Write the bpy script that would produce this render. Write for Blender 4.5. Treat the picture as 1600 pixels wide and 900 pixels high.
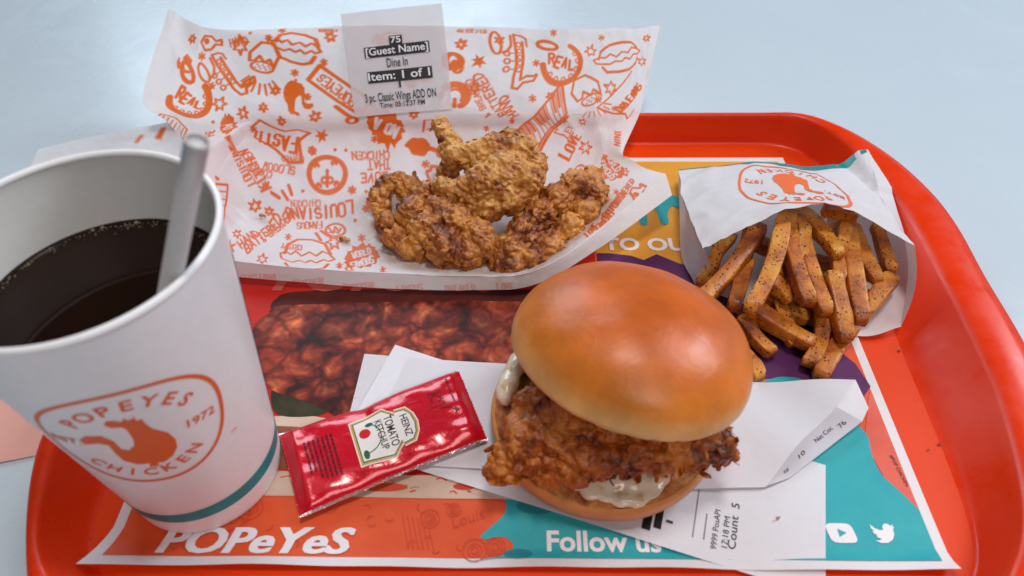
import bpy, bmesh, math, random
import numpy as np
from mathutils import Vector, Matrix, noise
from mathutils.geometry import tessellate_polygon

for _o in list(bpy.data.objects):
    bpy.data.objects.remove(_o)
scene = bpy.context.scene
COL = scene.collection
MM = 0.001                      # everything below is laid out in millimetres

# ------------------------------------------------------------------ camera
cam_data = bpy.data.cameras.new('camera')
cam = bpy.data.objects.new('camera', cam_data)
COL.objects.link(cam)
scene.camera = cam
cam_data.sensor_width = 36.0
cam_data.lens = 36.0 * 1121.3 / 1600.0
cam_data.clip_start = 0.01
cam_data.clip_end = 50.0
_pit, _yaw, _roll = 0.808, -0.022, -0.0146
_f = Vector((math.sin(_yaw) * math.cos(_pit), math.cos(_yaw) * math.cos(_pit), -math.sin(_pit)))
_r = Vector((math.cos(_yaw), -math.sin(_yaw), 0.0))
_u = _r.cross(_f)
_r2 = math.cos(_roll) * _r + math.sin(_roll) * _u
_u2 = -math.sin(_roll) * _r + math.cos(_roll) * _u
_m = Matrix((_r2, _u2, -_f)).transposed().to_4x4()
_m.translation = Vector((-0.14, -118.88, 291.42)) * MM
cam.matrix_world = _m
cam_data.dof.use_dof = True
cam_data.dof.focus_distance = 0.385
cam_data.dof.aperture_fstop = 9.0

# ------------------------------------------------------------------ light (indoor: window light from behind, lamps overhead)
world = bpy.data.worlds.new('World')
scene.world = world
world.use_nodes = True
_bg = world.node_tree.nodes['Background']
_bg.inputs[0].default_value = (0.92, 0.84, 0.82, 1)
_bg.inputs[1].default_value = 0.045


def area_light(name, loc, target, sx, sy, power, col):
    d = bpy.data.lights.new(name, 'AREA')
    d.shape = 'RECTANGLE'
    d.size, d.size_y = sx, sy
    d.energy = power
    d.color = col
    o = bpy.data.objects.new(name, d)
    COL.objects.link(o)
    o.location = loc
    o.rotation_euler = (Vector(target) - Vector(loc)).to_track_quat('-Z', 'Y').to_euler()
    return o


area_light('window_light', (-0.55, 1.9, 1.1), (0, 0.2, 0), 1.3, 0.9, 18, (0.72, 0.88, 1.0))
area_light('side_window_light', (1.5, 0.75, 1.15), (0, 0.15, 0), 0.55, 0.8, 19, (0.82, 0.91, 1.0))
area_light('ceiling_lamp', (0.15, 0.20, 1.9), (0, 0.15, 0), 0.35, 0.35, 12, (1.0, 0.93, 0.88))
area_light('room_light', (0.5, -1.1, 1.5), (0, 0.15, 0), 0.9, 0.6, 9, (1.0, 0.92, 0.90))

scene.view_settings.view_transform = 'Standard'
scene.view_settings.look = 'None'
scene.view_settings.exposure = 0.2
scene.view_settings.gamma = 1.0
scene.view_settings.use_curve_mapping = False
scene.cycles.max_bounces = 8
scene.cycles.transparent_max_bounces = 12

random.seed(4)
rng = np.random.default_rng(7)

# ------------------------------------------------------------------ helpers


def srgb(r, g, b):
    f = lambda c: c / 12.92 if c <= 0.04045 else ((c + 0.055) / 1.055) ** 2.4
    return (f(r / 255), f(g / 255), f(b / 255), 1.0)


class Mat:
    """small node helper around a Principled material"""

    def __init__(self, name, base=(0.8, 0.8, 0.8, 1), rough=0.5, **kw):
        self.m = bpy.data.materials.new(name)
        self.m.use_nodes = True
        self.nt = self.m.node_tree
        self.p = self.nt.nodes['Principled BSDF']
        self.p.inputs['Base Color'].default_value = base
        self.p.inputs['Roughness'].default_value = rough
        for k, v in kw.items():
            self.p.inputs[k.replace('_', ' ')].default_value = v
        self._tc = None

    def node(self, t, **kw):
        n = self.nt.nodes.new(t)
        for k, v in kw.items():
            setattr(n, k, v)
        return n

    def link(self, a, b):
        self.nt.links.new(a, b)

    def pos(self):
        if self._tc is None:
            self._tc = self.node('ShaderNodeTexCoord')
        return self._tc.outputs['Object']

    def noise(self, scale, detail=4, rough=0.55, dist=0.0, vec=None):
        n = self.node('ShaderNodeTexNoise')
        n.inputs['Scale'].default_value = scale
        n.inputs['Detail'].default_value = detail
        n.inputs['Roughness'].default_value = rough
        n.inputs['Distortion'].default_value = dist
        self.link(vec or self.pos(), n.inputs['Vector'])
        return n.outputs['Fac']

    def voronoi(self, scale, feature='F1', vec=None, out='Distance'):
        n = self.node('ShaderNodeTexVoronoi', feature=feature)
        n.inputs['Scale'].default_value = scale
        self.link(vec or self.pos(), n.inputs['Vector'])
        return n.outputs[out]

    def ramp(self, fac, stops, interp='LINEAR'):
        n = self.node('ShaderNodeValToRGB')
        n.color_ramp.interpolation = interp
        el = n.color_ramp.elements
        while len(el) < len(stops):
            el.new(0.5)
        for e, (p, c) in zip(el, stops):
            e.position = p
            e.color = c if len(c) == 4 else (*c, 1)
        self.link(fac, n.inputs['Fac'])
        return n.outputs['Color']

    def mix(self, fac, a, b, blend='MIX'):
        n = self.node('ShaderNodeMix', data_type='RGBA', blend_type=blend)
        for s, v in ((n.inputs[0], fac), (n.inputs[6], a), (n.inputs[7], b)):
            if hasattr(v, 'is_linked'):
                self.link(v, s)
            elif isinstance(v, (int, float)):
                s.default_value = v
            else:
                s.default_value = v if len(v) == 4 else (*v, 1)
        return n.outputs[2]

    def math(self, op, a, b=0.5, clamp=False):
        n = self.node('ShaderNodeMath', operation=op, use_clamp=clamp)
        for s, v in ((n.inputs[0], a), (n.inputs[1], b)):
            if hasattr(v, 'is_linked'):
                self.link(v, s)
            else:
                s.default_value = v
        return n.outputs[0]

    def attr(self, name):
        n = self.node('ShaderNodeAttribute', attribute_name=name)
        return n.outputs['Fac']

    def sep(self, vec=None):
        n = self.node('ShaderNodeSeparateXYZ')
        self.link(vec or self.pos(), n.inputs[0])
        return n.outputs

    def color(self, c):
        self.link(c, self.p.inputs['Base Color'])
        return self

    def rough(self, c):
        self.link(c, self.p.inputs['Roughness'])
        return self

    def bump(self, h, strength=0.3, dist=0.001):
        n = self.node('ShaderNodeBump')
        n.inputs['Strength'].default_value = strength
        n.inputs['Distance'].default_value = dist
        self.link(h, n.inputs['Height'])
        self.link(n.outputs[0], self.p.inputs['Normal'])
        return self

    def translucent(self, fac, col):
        """thin paper: part of the light goes through"""
        out = self.nt.nodes['Material Output']
        t = self.node('ShaderNodeBsdfTranslucent')
        if hasattr(col, 'is_linked'):
            self.link(col, t.inputs['Color'])
        else:
            t.inputs['Color'].default_value = col
        mx = self.node('ShaderNodeMixShader')
        mx.inputs[0].default_value = fac
        self.link(self.p.outputs[0], mx.inputs[1])
        self.link(t.outputs[0], mx.inputs[2])
        self.link(mx.outputs[0], out.inputs['Surface'])
        return self

    def transparent(self, fac):
        out = self.nt.nodes['Material Output']
        t = self.node('ShaderNodeBsdfTransparent')
        mx = self.node('ShaderNodeMixShader')
        mx.inputs[0].default_value = fac
        src = out.inputs['Surface'].links[0].from_socket
        self.link(src, mx.inputs[1])
        self.link(t.outputs[0], mx.inputs[2])
        self.link(mx.outputs[0], out.inputs['Surface'])
        return self


def thing(name, label, cat, loc=(0, 0, 0), group=None):
    o = bpy.data.objects.new(name, None)
    o.empty_display_size = 0.01
    COL.objects.link(o)
    o.location = Vector(loc) * MM
    tag(o, label, cat, group)
    return o


def tag(o, label=None, cat=None, group=None, kind=None):
    if label:
        o['label'] = label
    if cat:
        o['category'] = cat
    if group:
        o['group'] = group
    if kind:
        o['kind'] = kind
    return o


def mesh_obj(name, verts, faces, mat, parent=None, smooth=True, loc=None, scale=MM):
    """verts in millimetres, world frame; a parentless mesh is re-centred on loc"""
    me = bpy.data.meshes.new(name)
    v = np.asarray(verts, dtype=np.float64).reshape(-1, 3) * scale
    base = Vector((0, 0, 0))
    if loc is not None:
        base = Vector(loc) * MM
        v = v - np.array(base)
    if isinstance(faces, np.ndarray):
        n, k = faces.shape
        me.vertices.add(len(v))
        me.vertices.foreach_set('co', v.astype(np.float32).ravel())
        me.loops.add(n * k)
        me.loops.foreach_set('vertex_index', faces.astype(np.int32).ravel())
        me.polygons.add(n)
        me.polygons.foreach_set('loop_start', (np.arange(n) * k).astype(np.int32))
        me.update(calc_edges=True)
    else:
        me.from_pydata(v.tolist(), [], [list(f) for f in faces])
        me.update()
    if smooth:
        me.polygons.foreach_set('use_smooth', [True] * len(me.polygons))
    o = bpy.data.objects.new(name, me)
    if mat is not None:
        me.materials.append(mat.m)
    COL.objects.link(o)
    o.location = base
    if parent is not None:
        o.parent = parent
        o.matrix_parent_inverse = Matrix.Translation(-world_loc(parent))
    return o


def world_loc(o):
    # every object here is placed by translation only
    t = Vector(o.location)
    if o.parent is not None:
        t = t + o.matrix_parent_inverse.translation + world_loc(o.parent)
    return t


def grid_faces(nv, nu, wrap_u=False):
    i = np.arange(nv - 1)[:, None]
    j = np.arange(nu if wrap_u else nu - 1)[None, :]
    a = i * nu + j
    b = i * nu + (j + 1) % nu
    c = (i + 1) * nu + (j + 1) % nu
    d = (i + 1) * nu + j
    return np.stack([a, b, c, d], -1).reshape(-1, 4)


def cr_weights(t, n):
    x = np.clip(np.asarray(t, float), 0, 1) * (n - 1)
    i = np.minimum(x.astype(int), n - 2)
    f = x - i
    w = [-.5 * f + f * f - .5 * f ** 3, 1 - 2.5 * f * f + 1.5 * f ** 3, .5 * f + 2 * f * f - 1.5 * f ** 3, -.5 * f * f + .5 * f ** 3]
    W = np.zeros((len(f), n))
    r = np.arange(len(f))
    for k in range(4):
        j = i + k - 1
        lo, hi = j < 0, j > n - 1
        ok = ~(lo | hi)
        np.add.at(W, (r[ok], j[ok]), w[k][ok])
        np.add.at(W, (r[lo], 0 * j[lo]), 2 * w[k][lo]); np.add.at(W, (r[lo], 0 * j[lo] + 1), -w[k][lo])
        np.add.at(W, (r[hi], 0 * j[hi] + n - 1), 2 * w[k][hi]); np.add.at(W, (r[hi], 0 * j[hi] + n - 2), -w[k][hi])
    return W


def surf_grid(net, u, v):
    net = np.asarray(net, float)
    return np.einsum('ai,bj,ijk->abk', cr_weights(v, net.shape[0]), cr_weights(u, net.shape[1]), net)


def surf_pts(net, u, v):
    net = np.asarray(net, float)
    return np.einsum('ai,aj,ijk->ak', cr_weights(v, net.shape[0]), cr_weights(u, net.shape[1]), net)


def fnoise(P, scale, octaves=3, seed=0.0):
    """fractal noise at an array of points"""
    Q = np.asarray(P, float).reshape(-1, 3) * scale + seed
    return np.array([noise.fractal(q, 1.0, 2.0, octaves) for q in Q.tolist()])


def refine(verts, faces, maxedge):
    """cut a flat 2D mesh until no edge is longer than maxedge"""
    bm = bmesh.new()
    vs = [bm.verts.new((v[0], v[1], 0)) for v in verts]
    for f in faces:
        try:
            bm.faces.new([vs[k] for k in f])
        except ValueError:
            pass
    bmesh.ops.remove_doubles(bm, verts=bm.verts[:], dist=1e-5)
    bmesh.ops.triangulate(bm, faces=bm.faces[:])
    for _ in range(7):
        es = [e for e in bm.edges if e.calc_length() > maxedge]
        if not es:
            break
        bmesh.ops.subdivide_edges(bm, edges=es, cuts=1)
        bmesh.ops.triangulate(bm, faces=[f for f in bm.faces if len(f.verts) > 3])
    bm.verts.index_update()
    V = np.array([v.co[:2] for v in bm.verts]).reshape(-1, 2)
    F = [[v.index for v in f.verts] for f in bm.faces]
    bm.free()
    return V, F


def poly(loops):
    """filled polygon (first loop outline, others holes) -> verts, tris"""
    L = [[Vector((p[0], p[1], 0)) for p in l] for l in loops]
    tris = tessellate_polygon(L)
    return [tuple(p[:2]) for l in L for p in l], [tuple(t) for t in tris]


def stroke(pts, w, closed=False):
    """ribbon along a 2D polyline"""
    P = np.array(pts, float)
    n = len(P)
    if closed:
        d = np.roll(P, -1, 0) - np.roll(P, 1, 0)
    else:
        d = np.gradient(P, axis=0)
    l = np.hypot(d[:, 0], d[:, 1]) + 1e-9
    nn = np.stack([-d[:, 1] / l, d[:, 0] / l], 1) * w / 2
    V = np.concatenate([P + nn, P - nn])
    F = [(i, (i + 1) % n, n + (i + 1) % n, n + i) for i in range(n if closed else n - 1)]
    return [tuple(v) for v in V], F


def merge(parts):
    V, F = [], []
    for v, f in parts:
        b = len(V)
        V += [tuple(x) for x in v]
        F += [tuple(i + b for i in t) for t in f]
    return V, F


def xf(vf, s=1.0, ang=0.0, dx=0.0, dy=0.0, sx=1.0, sy=1.0):
    c, q = math.cos(ang), math.sin(ang)
    V = [(dx + s * (c * x * sx - q * y * sy), dy + s * (q * x * sx + c * y * sy)) for x, y in vf[0]]
    return V, vf[1]


def text(s, size=1.0, bold=0.0, shear=0.0, spacing=1.0, align='CENTER', res=3):
    """built-in typeface as a flat mesh; size = letter height roughly"""
    c = bpy.data.curves.new('lettering', 'FONT')
    c.body = s
    c.size = size
    c.offset = bold * size
    c.shear = shear
    c.space_character = spacing
    c.align_x = align
    c.align_y = 'CENTER'
    c.resolution_u = res
    o = bpy.data.objects.new('lettering', c)
    me = bpy.data.meshes.new_from_object(o)
    V = [tuple(v.co[:2]) for v in me.vertices]
    F = [tuple(p.vertices) for p in me.polygons]
    bpy.data.objects.remove(o)
    bpy.data.curves.remove(c)
    bpy.data.meshes.remove(me)
    return V, F


def arc_text(s, radius, a0, a1, size, bold=0.02, inward=False):
    out = []
    n = len(s)
    for i, ch in enumerate(s):
        a = math.radians(a0 + (a1 - a0) * (i / (n - 1) if n > 1 else 0.5))
        rot = a - math.pi / 2 if not inward else a + math.pi / 2
        out.append(xf(text(ch, size, bold), 1, rot, radius * math.cos(a), radius * math.sin(a)))
    return merge(out)


def decal(name, vf, fn, mat, parent, maxedge=None):
    """put a flat print on a surface: fn maps (n,2) -> (n,3) mm"""
    V, F = vf
    if maxedge:
        V, F = refine(V, F, maxedge)
    V = np.array(V, float).reshape(-1, 2)
    return mesh_obj(name, fn(V), F, mat, parent, smooth=True)


def circle_pts(r, n=40, cx=0, cy=0, sx=1, sy=1, a0=0, a1=360):
    full = abs(a1 - a0) >= 360
    A = np.radians(np.linspace(a0, a1, n, endpoint=not full))
    return [(cx + r * sx * math.cos(a), cy + r * sy * math.sin(a)) for a in A]


def lathe(profile, seg=96):
    pr = np.array(profile, float)
    a = np.linspace(0, 2 * math.pi, seg, endpoint=False)
    V = np.stack([pr[:, 0, None] * np.cos(a), pr[:, 0, None] * np.sin(a), pr[:, 1, None] + 0 * a], -1).reshape(-1, 3)
    return V, grid_faces(len(pr), seg, True)


def tube(path, rad, seg=14, cap=True):
    P = np.array(path, float)
    n = len(P)
    t = np.gradient(P, axis=0)
    t /= np.linalg.norm(t, axis=1)[:, None]
    ref = np.array([0, 0, 1.0]) if abs(t[0, 2]) < .9 else np.array([1.0, 0, 0])
    V = []
    R = np.broadcast_to(np.asarray(rad, float), (n,))
    for k in range(n):
        a = np.cross(t[k], ref); a /= np.linalg.norm(a)
        b = np.cross(a, t[k])
        for s in range(seg):
            q = 2 * math.pi * s / seg
            V.append(P[k] + R[k] * (math.cos(q) * a + math.sin(q) * b))
    F = grid_faces(n, seg, True).tolist()
    if cap:
        F += [list(range(seg))[::-1], [(n - 1) * seg + s for s in range(seg)]]
    return np.array(V), F


def resample(pts, n, closed=False):
    P = np.array(list(pts) + ([pts[0]] if closed else []), float)
    d = np.concatenate([[0], np.cumsum(np.hypot(*np.diff(P, axis=0).T))])
    t = np.linspace(0, d[-1], n, endpoint=not closed)
    return np.stack([np.interp(t, d, P[:, 0]), np.interp(t, d, P[:, 1])], 1)


def smooth_loop(pts, n=16):
    """closed Catmull-Rom through 2D points"""
    P = np.array(pts, float)
    out = []
    for i in range(len(P)):
        a, b, c, d = P[i - 1], P[i], P[(i + 1) % len(P)], P[(i + 2) % len(P)]
        for t in np.arange(n) / n:
            out.append(.5 * ((2 * b) + (c - a) * t + (2 * a - 5 * b + 4 * c - d) * t * t + (3 * b - a - 3 * c + d) * t ** 3))
    return np.array(out)


def blob_mesh(blobs, voxel, squash=1.0, smooth=6):
    """union of balls, remeshed to one skin (mm)"""
    bm = bmesh.new()
    for x, y, z, r in blobs:
        bmesh.ops.create_icosphere(bm, subdivisions=3, radius=r, matrix=Matrix.Translation((x, y, z)) @ Matrix.Diagonal((1, 1, squash, 1)))
    me = bpy.data.meshes.new('blob')
    bm.to_mesh(me)
    bm.free()
    o = bpy.data.objects.new('blob', me)
    COL.objects.link(o)
    md = o.modifiers.new('r', 'REMESH')
    md.mode = 'VOXEL'
    md.voxel_size = voxel
    sm = o.modifiers.new('s', 'SMOOTH')
    sm.factor = 0.5
    sm.iterations = smooth
    dg = bpy.context.evaluated_depsgraph_get()
    m2 = bpy.data.meshes.new_from_object(o.evaluated_get(dg))
    V = np.empty(len(m2.vertices) * 3, np.float32); m2.vertices.foreach_get('co', V)
    N = np.empty(len(m2.vertices) * 3, np.float32); m2.vertices.foreach_get('normal', N)
    F = [tuple(p.vertices) for p in m2.polygons]
    bpy.data.objects.remove(o)
    return V.reshape(-1, 3).astype(float), N.reshape(-1, 3).astype(float), F

# ------------------------------------------------------------------ control nets and layout (millimetres)
WRAP_NET = [[[-173.2, 162.5, 7.0], [-131.4, 159.5, 5.5], [-77.0, 154.6, 5.0], [-27.3, 153.3, 5.0], [7.3, 155.8, 7.0], [43.4, 177.1, 15.0], [87.2, 212.0, 24.0]], [[-173.0, 168.1, 13.0], [-130.5, 162.6, 12.0], [-76.8, 159.1, 11.0], [-27.2, 156.7, 11.0], [6.5, 158.8, 13.0], [39.2, 179.1, 20.0], [85.2, 225.7, 27.5]], [[-172.9, 168.9, 14.0], [-130.5, 163.3, 13.0], [-76.7, 159.9, 12.0], [-27.1, 157.2, 12.0], [5.8, 159.2, 14.0], [38.2, 180.7, 21.0], [85.0, 227.5, 28.0]], [[-174.6, 172.3, 12.0], [-131.7, 166.6, 11.0], [-77.4, 163.2, 10.0], [-27.4, 160.5, 10.0], [5.1, 162.0, 12.5], [37.4, 184.0, 19.5], [84.1, 228.8, 27.5]], [[-188.1, 203.5, 5.0], [-139.4, 193.3, 4.0], [-81.5, 186.9, 3.8], [-28.8, 183.1, 3.8], [3.9, 188.4, 4.5], [30.9, 209.4, 8.0], [74.5, 238.6, 24.0]], [[-200.8, 229.5, 5.0], [-150.3, 222.5, 3.0], [-87.3, 228.7, 3.0], [-31.3, 234.9, 3.0], [13.2, 241.3, 3.0], [42.3, 255.9, 8.0], [66.1, 250.4, 23.0]], [[-215.8, 265.0, 16.0], [-174.3, 279.1, 12.0], [-98.2, 286.2, 11.0], [-31.4, 288.2, 11.0], [21.7, 288.8, 12.0], [51.2, 284.3, 16.0], [63.3, 258.6, 23.0]], [[-230.4, 277.7, 32.0], [-185.7, 295.0, 25.0], [-107.1, 300.1, 23.5], [-29.3, 302.1, 23.5], [26.9, 301.9, 23.5], [60.4, 300.9, 24.0], [78.3, 300.1, 24.0]], [[-246.6, 288.8, 44.0], [-200.5, 327.9, 40.0], [-118.1, 331.6, 40.0], [-21.0, 331.0, 40.0], [36.0, 329.8, 40.0], [70.1, 329.5, 40.0], [87.1, 329.4, 40.0]], [[-245.5, 361.0, 70.0], [-208.9, 347.2, 60.0], [-122.9, 363.0, 56.0], [-25.8, 359.3, 56.0], [34.1, 354.0, 56.0], [68.1, 353.7, 56.0], [94.7, 358.2, 56.0]]]
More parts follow.
